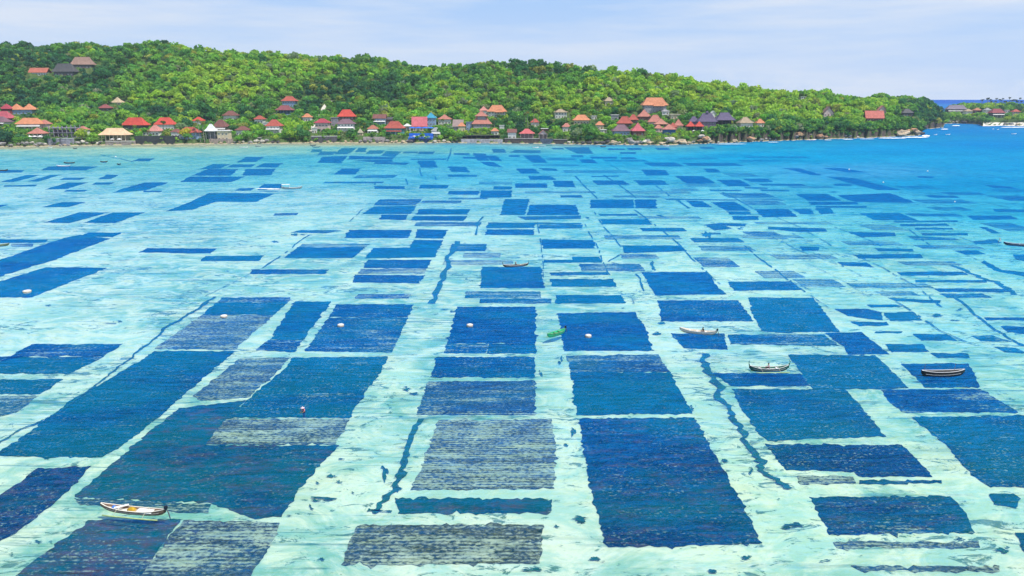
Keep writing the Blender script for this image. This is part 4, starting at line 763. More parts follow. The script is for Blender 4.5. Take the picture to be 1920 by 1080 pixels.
# ---------------------------------------------------------------- terraces, walls, umbrellas on the waterfront
def front(x, back=0):
    """a point on the shore line below this column of the photo, a little inland"""
    d = ray(x, 268); a = d.x / d.y; sy = interp(main.sh, a) + 3.0 * math.sin(a * 311) + 2.0 * math.sin(a * 757 + 1)
    return Vector((a * (sy + back), sy + back, 0))
def seawall(name, label, x0, x1, h, col, cap=None, back=2.0, cat='sea wall', thick=3.0, short=None):
    n = max(2, int((x1 - x0) / 5)); P = [front(x0 + (x1 - x0) * i / n, back) for i in range(n + 1)]
    # one straight-ish wall: average the wobble of the shore line out
    yy = np.polyval(np.polyfit([p.x for p in P], [p.y for p in P], 1), [p.x for p in P]); P = [Vector((p.x, y, 0)) for p, y in zip(P, yy)]
    c = P[len(P) // 2].copy(); root = empty(name, c); tag(root, label, cat)
    def run(y0, y1, z0, z1, parent, mat, nm, jit=0):
        bm = bmesh.new(); rows = []
        for p in P:
            q = p - c; j = random.uniform(-jit, jit)
            rows.append([bm.verts.new((q.x, q.y + y, z + (j if z == z1 else 0))) for y, z in ((y0, z0), (y1, z0), (y1, z1), (y0, z1))])
        for a, b in zip(rows, rows[1:]):
            for i in range(4): k = (i + 1) % 4; bm.faces.new((a[i], b[i], b[k], a[k]))
        bm.faces.new(rows[0]); bm.faces.new(rows[-1][::-1]); return obj(nm, bm, mat, parent)
    run(-.4, thick, -1.2, h, root, mk(col, .5, .5, .95, bump=.5), 'masonry', .12)
    if cap: run(-.6, thick + .1, h + .13, h + .55, root, mk(cap, .2, .6, .8), 'coping')
    LANDMARK.append((short, (x0 + x1) / 2, 266)); return root
seawall('retaining_wall','grey rubble retaining wall below the unfinished building',88,137,6.5,(.30,.29,.34),(.5,.5,.54),3,'retaining wall', short='grey rubble wall')
seawall('sea_wall','grey sea wall below the cream waterfront pavilion',193,248,3.4,(.33,.28,.26),(.72,.68,.62),.5, short='cream pavilion sea wall')
seawall('retaining_wall','dark mossy retaining wall below the bright red houses',250,332,8.5,(.055,.06,.065),None,3,'retaining wall', short='mossy retaining wall')
seawall('retaining_wall','broken pinkish stone retaining wall below the cream terrace building',392,436,5,(.36,.29,.25),None,2,'retaining wall', short='broken pinkish wall')
seawall('sea_wall','dark sea wall with a pale rough coping below the maroon roofed pink house',583,632,6.5,(.12,.11,.12),(.62,.61,.60),3, short='pale coping sea wall')
seawall('sea_wall','pale pinkish terrace wall with stone steps left of the blue beach club',682,722,6.0,(.55,.45,.43),None,4, short='pinkish terrace wall')
seawall('sea_wall','navy sea wall below the blue beach club',768,808,4.5,(.03,.055,.13),None,3, short='navy sea wall')
seawall('sea_wall','long smooth pale grey sea wall in front of the black canopy',864,943,4.0,(.52,.47,.48),None,.5, short='long pale sea wall')
seawall('sea_wall','dark stone sea wall with thin pale top under the red seaside bar',946,1012,4.6,(.15,.11,.10),(.48,.43,.40),1, short='dark bar sea wall')
seawall('sea_wall','blue grey square sea wall block right of the pink gabled shelter',1013,1037,5.0,(.17,.19,.25),None,1, short='square wall block')
seawall('sea_wall','dark sea wall right of the square wall block in front of the bushes',1038,1064,4.2,(.14,.11,.10),(.42,.38,.35),1, short='last dark sea wall')
# black canopy on posts behind the pale wall
c = front(903, 9); t = empty('canopy', (c.x, c.y, 3.0)); tag(t, 'long black shade canopy on posts behind the pale grey sea wall', 'canopy')
bm = bmesh.new(); box(bm, -21, 20, -4, 5, 4.2, 4.5); obj('canopy_roof', bm, mk((.035,.03,.04), .4, .3, .9), t)
for sx in np.linspace(-20, 19, 9):
    bm = bmesh.new(); box(bm, sx-.12, sx+.12, -3.8, -3.56, -2, 4.2); obj('post', bm, M_WOOD, t)
bm = bmesh.new(); box(bm, -20.5, 19.5, 4.3, 4.7, -2, 4.2); obj('back_wall', bm, mk((.06,.05,.06), .4, .3, .9), t)
LANDMARK.append(('black canopy', 903, 258)); HOUSE_RECTS.append((866, 253, 940, 262, c.y - 3, c.x, c.y, 12))
# unfinished concrete frame
c = hit(118, 258) or front(118, 25); k = c.y / F; t = empty('unfinished_building', (c.x, c.y + 5, c.z)); tag(t, 'unfinished grey concrete building frame of two storeys with bare columns on top', 'unfinished building')
Wd = 50 * k; mC = mk((.33,.30,.36), .35, .5, .9)
for z in (.2, 4.6, 9.4):
    bm = bmesh.new(); box(bm, -Wd/2, Wd/2, -5, 5, z-.2 if z > 1 else -4, z+.25); obj('floor_slab', bm, mC, t)
for z0, z1 in ((.45, 4.4), (4.85, 9.2), (9.65, 12.4)):
    for sx in np.linspace(-Wd/2+.5, Wd/2-.5, 7):
        for sy in (-4.5, 4.4):
            bm = bmesh.new(); box(bm, sx-.28, sx+.28, sy-.28, sy+.28, z0, z1 - (random.random()*1.8 if z0 > 9 else 0)); obj('column', bm, mC, t)
for z0, z1, f in ((4.85, 7.6, .62), (.45, 4.4, .28)):
    bm = bmesh.new(); box(bm, -Wd/2+.9, -Wd/2+Wd*f, 2.0, 2.3, z0, z1); obj('inner_wall', bm, mk((.24,.17,.2), .35, .5, .9), t)
LANDMARK.append(('unfinished building', 118, 240)); HOUSE_RECTS.append((93, 224, 143, 256, c.y, c.x, c.y + 5, 14))
def umbrella(x, yb, r, label, col=WHT, h=None, group=None, cat='umbrella', lift=0):
    p = hit(x, yb) or front(x, 8); k = p.y / F; rr = r * k; hh = max(2.4, rr * .9) if h is None else h
    t = empty('parasol', p); tag(t, label, cat, group)
    bm = bmesh.new(); tube(bm, [(0,0,-.6), (0,0,hh)], .09, 6); obj('pole', bm, M_WOOD, t)
    bm = bmesh.new(); lathe(bm, [(rr, hh-.5), (rr*.98, hh-.42), (rr*.55, hh+.12), (.06, hh+.62)], 8); obj('canopy', bm, mk(col, .08, .5, .7), t); return t
LUM = []
for i, x in enumerate((42, 56, 66, 76)): umbrella(x, 260, 5, ['white parasol nearest the round olive tree on the left terrace','second white parasol from the round olive tree on the left terrace','second white parasol from the unfinished building','white parasol nearest the unfinished building'][i], group='white parasols on the left terrace')
umbrella(212, 266.5, 5, 'white parasol on the left of two before the cream columns', group='parasols at the cream pavilion'); umbrella(224.5, 266.5, 5, 'white parasol on the right of two before the cream columns', group='parasols at the cream pavilion')
for i, x in enumerate((692, 702, 714)): umbrella(x, 257, 4.4, ['white parasol nearest the thatched cone hut','middle white parasol above the pinkish terrace wall','white parasol nearest the teal walls'][i], group='white parasols above the pinkish terrace wall')
for i, x in enumerate((774, 785, 797, 808)): umbrella(x, 254, 7, 'deep blue tent shaped parasol, %s of the beach club row' % ('leftmost','second from left','second from right','rightmost')[i], (.02,.15,.80), 8.5, 'deep blue parasols of the beach club')
for i, x in enumerate((777, 786, 795)): umbrella(x, 259, 4, '%s white parasol below the deep blue ones' % ('left','middle','right')[i], group='white parasols of the beach club')
umbrella(553, 238, 4.5, 'white parasol among trees right of the red barrel roofed house'); umbrella(1301, 249, 3.6, 'left white parasol under the scarlet kiosks', group='parasols by the scarlet kiosks'); umbrella(1317, 249, 3.6, 'right white parasol under the scarlet kiosks', group='parasols by the scarlet kiosks')
umbrella(1216, 255, 3.6, 'left white parasol over the pool terrace', group='pool terrace parasols'); umbrella(1226, 255, 3.6, 'right white parasol over the pool terrace', group='pool terrace parasols'); umbrella(1359, 242, 4, 'white parasol on the cliff edge between purple and thatched roofs')
umbrella(1681, 229, 2.2, 'left white cone tent on the headland', cat='tent', group='white cone tents'); umbrella(1685.5, 229, 2.2, 'right white cone tent on the headland', cat='tent', group='white cone tents')
# blue beach club deck
c = front(789, 7); t = empty('beach_club', (c.x, c.y, 3.6)); tag(t, 'deep blue painted beach club terrace with railings at the water edge', 'beach club')
bm = bmesh.new(); box(bm, -13, 13, -3, 9, -4, 1.6); obj('terrace', bm, mk((.02,.15,.62), .3, .5, .8), t)
bm = bmesh.new(); box(bm, -13, 13, 4.5, 5, 1.6, 6); obj('back_wall', bm, mk((.03,.17,.66), .3, .5, .8), t)
for sx in np.linspace(-12.8, 12.8, 9):
    bm = bmesh.new(); box(bm, sx-.1, sx+.1, -2.95, -2.75, 1.6, 2.7); obj('rail_post', bm, M_WHITE, t)
bm = bmesh.new(); box(bm, -13, 13, -2.98, -2.72, 2.7, 2.82); obj('handrail', bm, M_WHITE, t)
LANDMARK.append(('blue beach club', 789, 255))
# concrete path up the slope
bm = bmesh.new(); prev = None
for i, (x, y) in enumerate([(581,247),(588,236),(594,227),(600,219),(604,210),(607,203),(612,196),(620,190)]):
    p = hit(x, y)
    if p is None: continue
    wd = 2.6; cur = [bm.verts.new((p.x - wd, p.y, p.z + .5)), bm.verts.new((p.x + wd, p.y, p.z + .5))]
    if prev: bm.faces.new((prev[0], prev[1], cur[1], cur[0]))
    prev = cur
PATH = [(581,247),(588,236),(594,227),(600,219),(604,210),(607,203),(612,196),(620,190)]
o = obj('footpath', bm, mk((.62,.58,.50), .2, .3, .9)); tag(o, kind='structure')
# ---------------------------------------------------------------- trees
def leaf_cloud(r, lobes, n, size, flat=.75, seed=0):
    """many leaf clumps over uneven lobes; returns vertices and quads of a crown whose base is z = 0"""
    g = np.random.default_rng(seed); V, Q, LV = [], [], []
    lob = []
    for i in range(lobes):
        a = g.uniform(0, 2 * np.pi); d = r * g.uniform(.25, .62) * (i > 0); rr = r * g.uniform(.42, .66) * (1.15 if i == 0 else 1)
        lob.append((d * np.cos(a), d * np.sin(a), r * g.uniform(.35, .95), rr, g.uniform(.25, .8)))
    lob = np.array(lob); wgt = lob[:, 3] ** 2; wgt /= wgt.sum()
    for _ in range(n):
        L = lob[g.choice(lobes, p=wgt)]
        d = g.normal(size=3); d /= np.linalg.norm(d); d[2] = d[2] if d[2] > -.45 else -d[2] * .5
        c = L[:3] + d * L[3] * (g.uniform(.72, 1.06), g.uniform(.72, 1.06), g.uniform(.72, 1.06) * flat)
        nn = d + g.normal(size=3) * .55; nn /= np.linalg.norm(nn)
        u = np.cross(nn, g.normal(size=3)); u /= np.linalg.norm(u); v = np.cross(nn, u)
        s = size * g.uniform(.6, 1.35); k = len(V)
        V += [c - u * s, c - v * s * .75 + nn * s * .12, c + u * s, c + v * s * .75 - nn * s * .12]
        Q.append((k, k + 1, k + 2, k + 3)); LV.append(np.clip(L[4] + g.normal() * .22, 0, 1))
    return np.array(V, np.float32), np.array(Q, np.int32), np.array(LV, np.float32)
def add_lv(me, lv):
    at_ = me.attributes.new('lv', 'FLOAT', 'FACE'); at_.data.foreach_set('value', lv)
def trunk_bm(r, h, seed):
    rd = random.Random(seed); bm = bmesh.new()
    tube(bm, [(0,0,-2.5), (.1,0,h*.3), (rd.uniform(-.3,.3),.1,h*.75), (0,0,h+r*.3)], [.42,.32,.25,.12], 6)
    for i in range(4):
        a = i * 1.6 + rd.random(); tube(bm, [(0,0,h*.6), (math.cos(a)*r*.3, math.sin(a)*r*.3, h*.85+r*.15), (math.cos(a)*r*.55, math.sin(a)*r*.55, h+r*.4)], [.2,.13,.05], 5)
    return bm
# unit crowns, radius about 1
KINDS = []
for i in range(9):
    KINDS.append(leaf_cloud(1.0, [5,6,7,4,6,8,5,7,6][i], [230,250,270,210,240,270,220,250,230][i], .165, [.7,.78,.62,.85,.7,.6,.95,.72,.66][i], 100 + i))
FAR = [leaf_cloud(1.0, [5,6,7,4,6,8,5,7,6][i], 105, .235, [.72,.8,.66,.85,.72,.64,.95,.75,.7][i], 200 + i) for i in range(9)]
def lump(x, y): return mnoise.noise((x * .011, y * .011, 3.7)), mnoise.noise((x * .031 + 9, y * .031, 1.2))
PAL = {'lime': (.36, .56, .085), 'fresh': (.24, .47, .085), 'mid': (.155, .36, .085), 'dark': (.075, .22, .085), 'deep': (.045, .14, .085), 'olive': (.33, .41, .10), 'grey': (.25, .33, .21), 'gold': (.58, .50, .07)}
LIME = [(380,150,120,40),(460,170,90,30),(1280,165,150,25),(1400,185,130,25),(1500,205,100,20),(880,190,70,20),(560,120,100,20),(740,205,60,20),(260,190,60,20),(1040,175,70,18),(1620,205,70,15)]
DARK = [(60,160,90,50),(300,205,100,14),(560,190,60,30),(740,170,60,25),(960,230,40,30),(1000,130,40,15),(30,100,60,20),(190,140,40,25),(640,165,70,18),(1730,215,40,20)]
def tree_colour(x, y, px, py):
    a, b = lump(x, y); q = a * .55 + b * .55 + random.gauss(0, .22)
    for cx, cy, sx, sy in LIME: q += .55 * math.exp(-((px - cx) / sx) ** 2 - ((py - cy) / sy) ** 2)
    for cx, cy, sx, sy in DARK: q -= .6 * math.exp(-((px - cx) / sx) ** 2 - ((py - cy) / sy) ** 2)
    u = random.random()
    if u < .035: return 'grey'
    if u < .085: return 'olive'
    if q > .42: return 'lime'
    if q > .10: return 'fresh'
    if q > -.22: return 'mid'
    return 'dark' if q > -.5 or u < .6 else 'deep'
TREES = []   # X, Y, Z, radius, trunk height, tone, hand-placed label
def in_house(X, Y, r):
    return any((X - h[5]) ** 2 + (Y - h[6]) ** 2 < (h[7] + r * .55) ** 2 for h in HOUSE_RECTS)
def near_path(X, Y, r):
    px, py, _ = proj(X, Y, gh(X, Y) + 2)
    return any(abs(px - x) < 5 and -6 < py - y < 9 for x, y in PATH)
def blocks(X, Y, Z, r, th):
    px, py, dep = proj(X, Y, Z + th + r * .55); k = F / dep
    for x0, y0, x1, y1, Yh, *_ in HOUSE_RECTS:
        if Y < Yh + 3 and px + r * k * .8 > x0 and px - r * k * .8 < x1 and py - r * k * 1.0 < y1 and py + (r * .9 + th * .7) * k > y0: return True
    return False
def add_tree(X, Y, r, th, tone, label=None, kind=None, free=False):
    Z = gh(X, Y)
    if Z < .8: return False
    if not free and (in_house(X, Y, r) or near_path(X, Y, r) or blocks(X, Y, Z, r, th)): return False
    TREES.append((X, Y, Z, r, th, tone, label, random.randrange(9) if kind is None else kind)); return True
# trees set by hand where the photo shows them: x, base y, crown radius in px, tone, label
for x, y, rp, tone, lab in [
 (13,266,15,'olive','round olive green tree standing alone at the left waterfront'),(150,267,15,'lime','round bright green tree right of the grey rubble retaining wall'),(168,268,8,'fresh','small bright bush between round green tree and cream pavilion'),
 (344,265,13,'gold','golden tipped bushy tree below the low dull orange roof'),(352,268,9,'mid','green bush under the golden tipped tree'),(274,254,9,'fresh','green bush on top of the dark mossy retaining wall'),(262,252,6,'gold','golden leaved bush on top of the dark mossy retaining wall'),
 (480,257,11,'dark','dark round tree left of the red barrel roofed house'),(464,268,11,'fresh','bright low bush on the shore left of the rocks'),(446,268,8,'fresh','small bright bush right of the cream terrace building'),
 (542,268,14,'mid','broad shore tree right of the red barrel roofed house, left of two'),(567,268,15,'dark','broad dark shore tree just left of the concrete path'),(570,247,13,'lime','flat topped bright green tree left of the concrete path'),
 (626,256,7,'fresh','small bush between maroon roofed pink house and mauve roofed house'),(832,262,13,'mid','round green tree in front of the salmon pyramid house'),(846,264,10,'fresh','green shore tree left of the grey brown shed'),(862,268,9,'mid','shore bush at the left end of the pale grey sea wall'),
 (970,244,16,'dark','large dark tree clump right of the orange villa'),(956,240,11,'dark','dark tree beside the orange villa porch'),(985,232,12,'mid','green tree above the red seaside bar'),(1031,242,11,'deep','very dark tree behind the white flat roofed shed'),
 (1055,262,10,'mid','grey green bush behind the dark sea wall end'),(1082,266,14,'grey','greyish round tree below the orange roofed bungalow'),(1110,266,12,'mid','round shore tree right of the greyish round tree'),(1130,262,9,'fresh','bright bush left of the mauve hip house'),
 (1105,268,8,'dark','dark low bush hanging over the shore rocks'),(1140,264,9,'mid','green bush below the mauve hip house on its left'),(1160,264,8,'fresh','green bush below the mauve hip house'),(1214,250,7,'grey','grey green bush between pinkish pyramid house and pool terrace'),
 (1275,252,8,'mid','green bush right of the blue walled pavilion'),(1285,258,8,'fresh','bright bush on the lawn right of the pool terrace'),(1345,256,8,'grey','greyish tree right of the purple hall'),
 (308,92,7,'deep','dark domed tree standing out on the left ridge'),(88,90,7,'dark','dark round tree standing out on the far left ridge'),(205,92,5,'deep','dark pointed tree on the left ridge'),(730,118,6,'deep','dark spreading tree standing out on the middle ridge'),(698,112,4,'deep','small dark tree left of the spreading ridge tree'),
 (1108,136,4,'dark','small dark upright tree on the ridge right of centre'),(1140,140,5,'dark','dark tree right of the upright ridge tree'),(1195,146,5,'dark','dark bushy tree on the falling ridge'),(1633,189,4,'deep','small dark tree on the headland skyline'),(1607,186,2.5,'dark','thin dark tree on the headland skyline')]:
    p = hit(x, y)
    if p is None: p = front(x, 4); p.z = gh(p.x, p.y)
    k = p.y / F; r = rp * k; add_tree(p.x, p.y + r * .5, r, r * (.25 if y > 200 else .9), tone, lab, free=True)
# the wood, spaced over the ground
def cover(L, a0, a1, s0, s1, step, rmin, rmax, thin=lambda s: 1.0):
    s = s0
    while s < s1(0) if callable(s1) else s < s1:
        a = a0
        while a < a1:
            Ymid = float(np.interp(a, *L.sh)); aa = a + random.uniform(-.5, .5) * step / Ymid
            Y = float(np.interp(aa, *L.sh)) + s + random.uniform(-.5, .5) * step; X = aa * Y
            big = 1 if random.random() > .12 else 1.35
            r = random.uniform(rmin, rmax) * big * 1.1
            if random.random() < thin(s):
                px, py, _ = proj(X, Y, gh(X, Y) + 6)
                if -260 < px < 2180 and not (r < 2.6 and Y > 1250): add_tree(X, Y, r, r * random.uniform(.15, .5), tree_colour(X, Y, px, py))
            a += step / Ymid
        s += step * .9
cover(main, pa(-260), pa(1742), 9, 640, 8.8, 3.7, 6.9, lambda s: .6 if s < 40 else .92)
cover(main, pa(-260), pa(1742), 5, 210, 6.6, 1.5, 3.4, lambda s: .72)        # undergrowth
cover(main, pa(1335), pa(1742), 3.0, 22, 5.0, 2.2, 4.6, lambda s: .95)         # scrub hanging over the cliff
cover(main, pa(1335), pa(1742), .7, 6, 3.4, 1.5, 3.2, lambda s: .8)
cover(mound, pa(1640), pa(1776), 2, 200, 8.5, 4.2, 7.0)
cover(far, pa(1766), pa(2150), 36, 330, 9, 4.6, 8.2, lambda s: .9)
cover(far, pa(1766), pa(1845), 2, 30, 7, 3.0, 5.0, lambda s: .9)
# how much of each tree is seen: nearest first over a coarse picture grid
buf = np.full((300, 980), 1e9, np.float32); seen = {}
for i in sorted(range(len(TREES)), key=lambda i: TREES[i][1]):
    X, Y, Z, r, th, *_ = TREES[i]; px, py, dep = proj(X, Y, Z + th + r * .6); k = F / dep * r * .92
    x0, x1, y0, y1 = int(px - k), int(px + k) + 1, int(py - k), int(py + k) + 1
    x0, x1, y0, y1 = max(0, x0) // 2, min(1919, x1) // 2, max(0, y0), min(299, y1)
    if x1 <= x0 or y1 <= y0: seen[i] = 0; continue
    sub = buf[y0:y1 + 1, x0:x1 + 1]; seen[i] = int((sub == 1e9).sum()); sub[sub == 1e9] = Y
hand = [i for i in range(len(TREES)) if TREES[i][6]]
order = hand + [i for i in sorted(seen, key=lambda i: -seen[i]) if not TREES[i][6]]
NEAR = order[:290]; near_set = set(NEAR)
REST = [i for i in range(len(TREES)) if i not in near_set]
print('trees', len(TREES), 'hidden', sum(1 for i in REST if seen.get(i, 0) == 0))
crown_me = []
for i, (V, Q, lv) in enumerate(KINDS):
    me = np_mesh('crown', V, Q); add_lv(me, lv); me.materials.append(M_LEAF); crown_me.append(me)
tm = bmesh.new(); tb = trunk_bm(1.0, .6, 5); tb.to_mesh(trunk_me := bpy.data.meshes.new('trunk')); tb.free(); trunk_me.materials.append(M_BARK); tm.free()
TREE_OBJS = []
for i in NEAR:
    X, Y, Z, r, th, tone, lab, kd = TREES[i]
    t = empty('broadleaf_tree', (X, Y, Z), random.uniform(0, 6.28)); t['category'] = 'tree'
    c = link('crown', crown_me[kd], None, t); c.location = (0, 0, th); c.scale = (r, r, r * random.uniform(.85, 1.1))
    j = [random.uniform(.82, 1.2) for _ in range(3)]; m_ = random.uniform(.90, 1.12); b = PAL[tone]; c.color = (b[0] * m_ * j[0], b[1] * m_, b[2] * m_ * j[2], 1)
    k = link('trunk', trunk_me, None, t); k.scale = (r * .16, r * .16, max(1.0, th + r * .3))
    TREE_OBJS.append((t, tone, lab, proj(X, Y, Z + th + r * .5), r))
Vs, Qs, Ls, Cs = [], [], [], []; off = 0
for i in REST:
    X, Y, Z, r, th, tone, lab, kd = TREES[i]; V, Q, lv = FAR[kd] if seen.get(i, 0) < 150 else KINDS[kd]
    a = random.uniform(0, 6.28); ca, sa = math.cos(a), math.sin(a); sz = r * random.uniform(.85, 1.15)
    W = np.stack([X + (V[:, 0] * ca - V[:, 1] * sa) * r, Y + (V[:, 0] * sa + V[:, 1] * ca) * r, Z + th + V[:, 2] * sz], -1)
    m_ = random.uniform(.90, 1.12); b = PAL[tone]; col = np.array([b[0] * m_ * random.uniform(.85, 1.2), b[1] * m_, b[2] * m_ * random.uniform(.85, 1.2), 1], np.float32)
    Vs.append(W); Qs.append(Q + off); Ls.append(lv); Cs.append(np.tile(col, (len(Q), 1))); off += len(V)
me = np_mesh('woodland', np.concatenate(Vs), np.concatenate(Qs)); add_lv(me, np.concatenate(Ls))
at_ = me.attributes.new('leafcol', 'FLOAT_COLOR', 'FACE'); at_.data.foreach_set('color', np.concatenate(Cs).astype(np.float32).ravel())
o = link('woodland', me, M_LEAFS); tag(o, 'dense mixed green woodland covering the hill behind the nearer trees', 'woodland', kind='stuff')

# ---------------------------------------------------------------- coconut palms
def palm_crown(seed, n=15):
    rd = random.Random(seed); V, Q, LV = [], [], []
    for i in range(n):
        a = 2 * math.pi * i / n + rd.uniform(-.2, .2); el = rd.uniform(-.1, 1.0); Lg = rd.uniform(.85, 1.1); lvv = rd.random()
        rib = []; p = Vector((0, 0, 0)); e = el
        for s in range(7):
            rib.append(p.copy()); p = p + Vector((math.cos(a) * math.cos(e), math.sin(a) * math.cos(e), math.sin(e))) * (Lg / 6); e -= .28 + .06 * s
        side = Vector((-math.sin(a), math.cos(a), 0))
        for s in range(6):
            w0, w1 = (.06 + .17 * math.sin(math.pi * (s + .4) / 7)), (.06 + .17 * math.sin(math.pi * (s + 1.2) / 7))
            for sg in (-1, 1):
                k = len(V); g_ = .78
                V += [rib[s], rib[s] + side * sg * w0 - Vector((0, 0, w0 * .55)), rib[s].lerp(rib[s+1], g_) + side * sg * w1 - Vector((0, 0, w1 * .55)), rib[s].lerp(rib[s+1], g_)]
                Q.append((k, k+1, k+2, k+3)); LV.append(lvv)
    return np.array([tuple(v) for v in V], np.float32), np.array(Q, np.int32), np.array(LV, np.float32)
palm_me = []
for i in range(4):
    V, Q, lv = palm_crown(50 + i); me = np_mesh('palm_crown', V, Q); add_lv(me, lv); me.materials.append(M_LEAF); palm_me.append(me)
bm = bmesh.new(); tube(bm, [(0,0,-.15), (.03,0,.3), (.05,.02,.7), (.02,.02,1.0)], [.022,.016,.013,.011], 6); ptr = bpy.data.meshes.new('trunk'); bm.to_mesh(ptr); bm.free(); ptr.materials.append(mk((.33,.29,.24), .3, 3, .9))
PALM_OBJS = []
def palm(x, yb, yt, label=None, tone=None, rad=None):
    p = hit(x, yb)
    if p is None: return
    k = p.y / F; hh = max(3.5, (yb - yt) * k * .84)
    t = empty('palm_tree', p, random.uniform(0, 6.28)); t['category'] = 'palm tree'
    tr = link('trunk', ptr, None, t); tr.scale = (hh * 1.1, hh * 1.1, hh); r = rad or random.uniform(3.0, 4.2)
    c = link('crown', random.choice(palm_me), None, t); c.location = (.02 * hh, .02 * hh, hh); c.scale = (r, r, r)
    b = tone or random.choice([(.19,.21,.045), (.12,.17,.04), (.08,.12,.04), (.26,.25,.07)]); c.color = (*b, 1)
    PALM_OBJS.append((t, b, label, proj(p.x, p.y, p.z + hh)))
for x, yb, yt, lab in [(376,266,220,'tall yellow green palm left of the white roofed boathouse'),(384,266,224,'tall palm touching the white roofed boathouse'),(370,262,228,'shorter palm left of the pair by the white roofed boathouse'),(309,256,224,'dark thin palm before the red house with white walls'),(255,256,233,'yellow palm beside the cream waterfront pavilion'),
 (676,250,226,'yellow green palm right of the mauve roofed house'),(684,250,229,'lower palm right of the mauve roofed house'),(669,246,228,None),(693,246,230,None),(508,232,214,None),(524,232,216,None),(530,230,218,None),(516,228,214,None),(470,240,222,None),(445,236,222,None),(429,238,222,None),(928,250,220,'palm in front of the two tier salmon house'),(953,256,228,'single palm right of the white cottage'),(935,236,214,None),
 (990,246,206,'tall palm above the red seaside bar'),(999,246,205,None),(983,244,210,None),(1010,240,208,None),(1040,226,202,None),(1060,226,203,None),(1068,228,204,None),(1025,230,210,None),(1202,222,203,'yellow palm left of the uppermost salmon house'),(1270,218,205,None),(1128,210,190,None),(1118,212,188,None),(1106,210,184,None),(1096,212,192,None),(1160,212,196,None),
 (700,238,222,None),(830,236,222,None),(760,232,218,None),(600,236,222,None),(612,228,214,None),(735,226,212,None),(1495,190,176,None),(1500,191,175,None),(1510,191,177,None),(1475,190,178,None)]: palm(x, yb, yt, lab)
for x in range(1838, 1918, 4): palm(x + random.uniform(-2, 2), random.uniform(205, 210), random.uniform(180, 188), None, (.055,.075,.05), 3.6)
for x in (1803, 1812, 1822, 1830): palm(x, 209, random.uniform(190, 196), None, (.07,.09,.05), 3.4)
# ---------------------------------------------------------------- boats, floats, people
def hull_bm(Lg, B, D, sheer=.45, rake=.5, n=17, thick=.06):
    """open double-ended hull lofted from stations; x along the length, waterline near z = 0"""
    bm = bmesh.new(); outer, inner = [], []
    for i in range(n):
        t = -1 + 2 * i / (n - 1); x = t * Lg / 2; b = B / 2 * max(.05, (1 - abs(t) ** 2.6)); top = D * .6 + sheer * abs(t) ** 2.6; keel = -D * .4 + (D * .4 + top * rake) * abs(t) ** 5
        row = []
        for a in (-1, -.92, -.62, 0, .62, .92, 1):
            z = top if abs(a) == 1 else keel + (top - keel) * (.62 if abs(a) == .92 else .2 if abs(a) == .62 else 0); row.append((x, b * a, z))
        outer.append([bm.verts.new(p) for p in row])
        bi = max(.02, b - thick); inner.append([bm.verts.new((p[0] * .985, p[1] / max(b, 1e-4) * bi, (p[2] + .07 if abs(p[1]) < b * .99 else p[2] + .01))) for p in row])
    for A in (outer, inner):
        for r0, r1_ in zip(A, A[1:]):
            for k in range(6): bm.faces.new((r0[k], r0[k+1], r1_[k+1], r1_[k]))
    for k in (0, 6):
        for i in range(n - 1): bm.faces.new((outer[i][k], outer[i+1][k], inner[i+1][k], inner[i][k]))
    for e in (0, n - 1):
        for k in range(6): bm.faces.new((outer[e][k], outer[e][k+1], inner[e][k+1], inner[e][k]))
    return bm
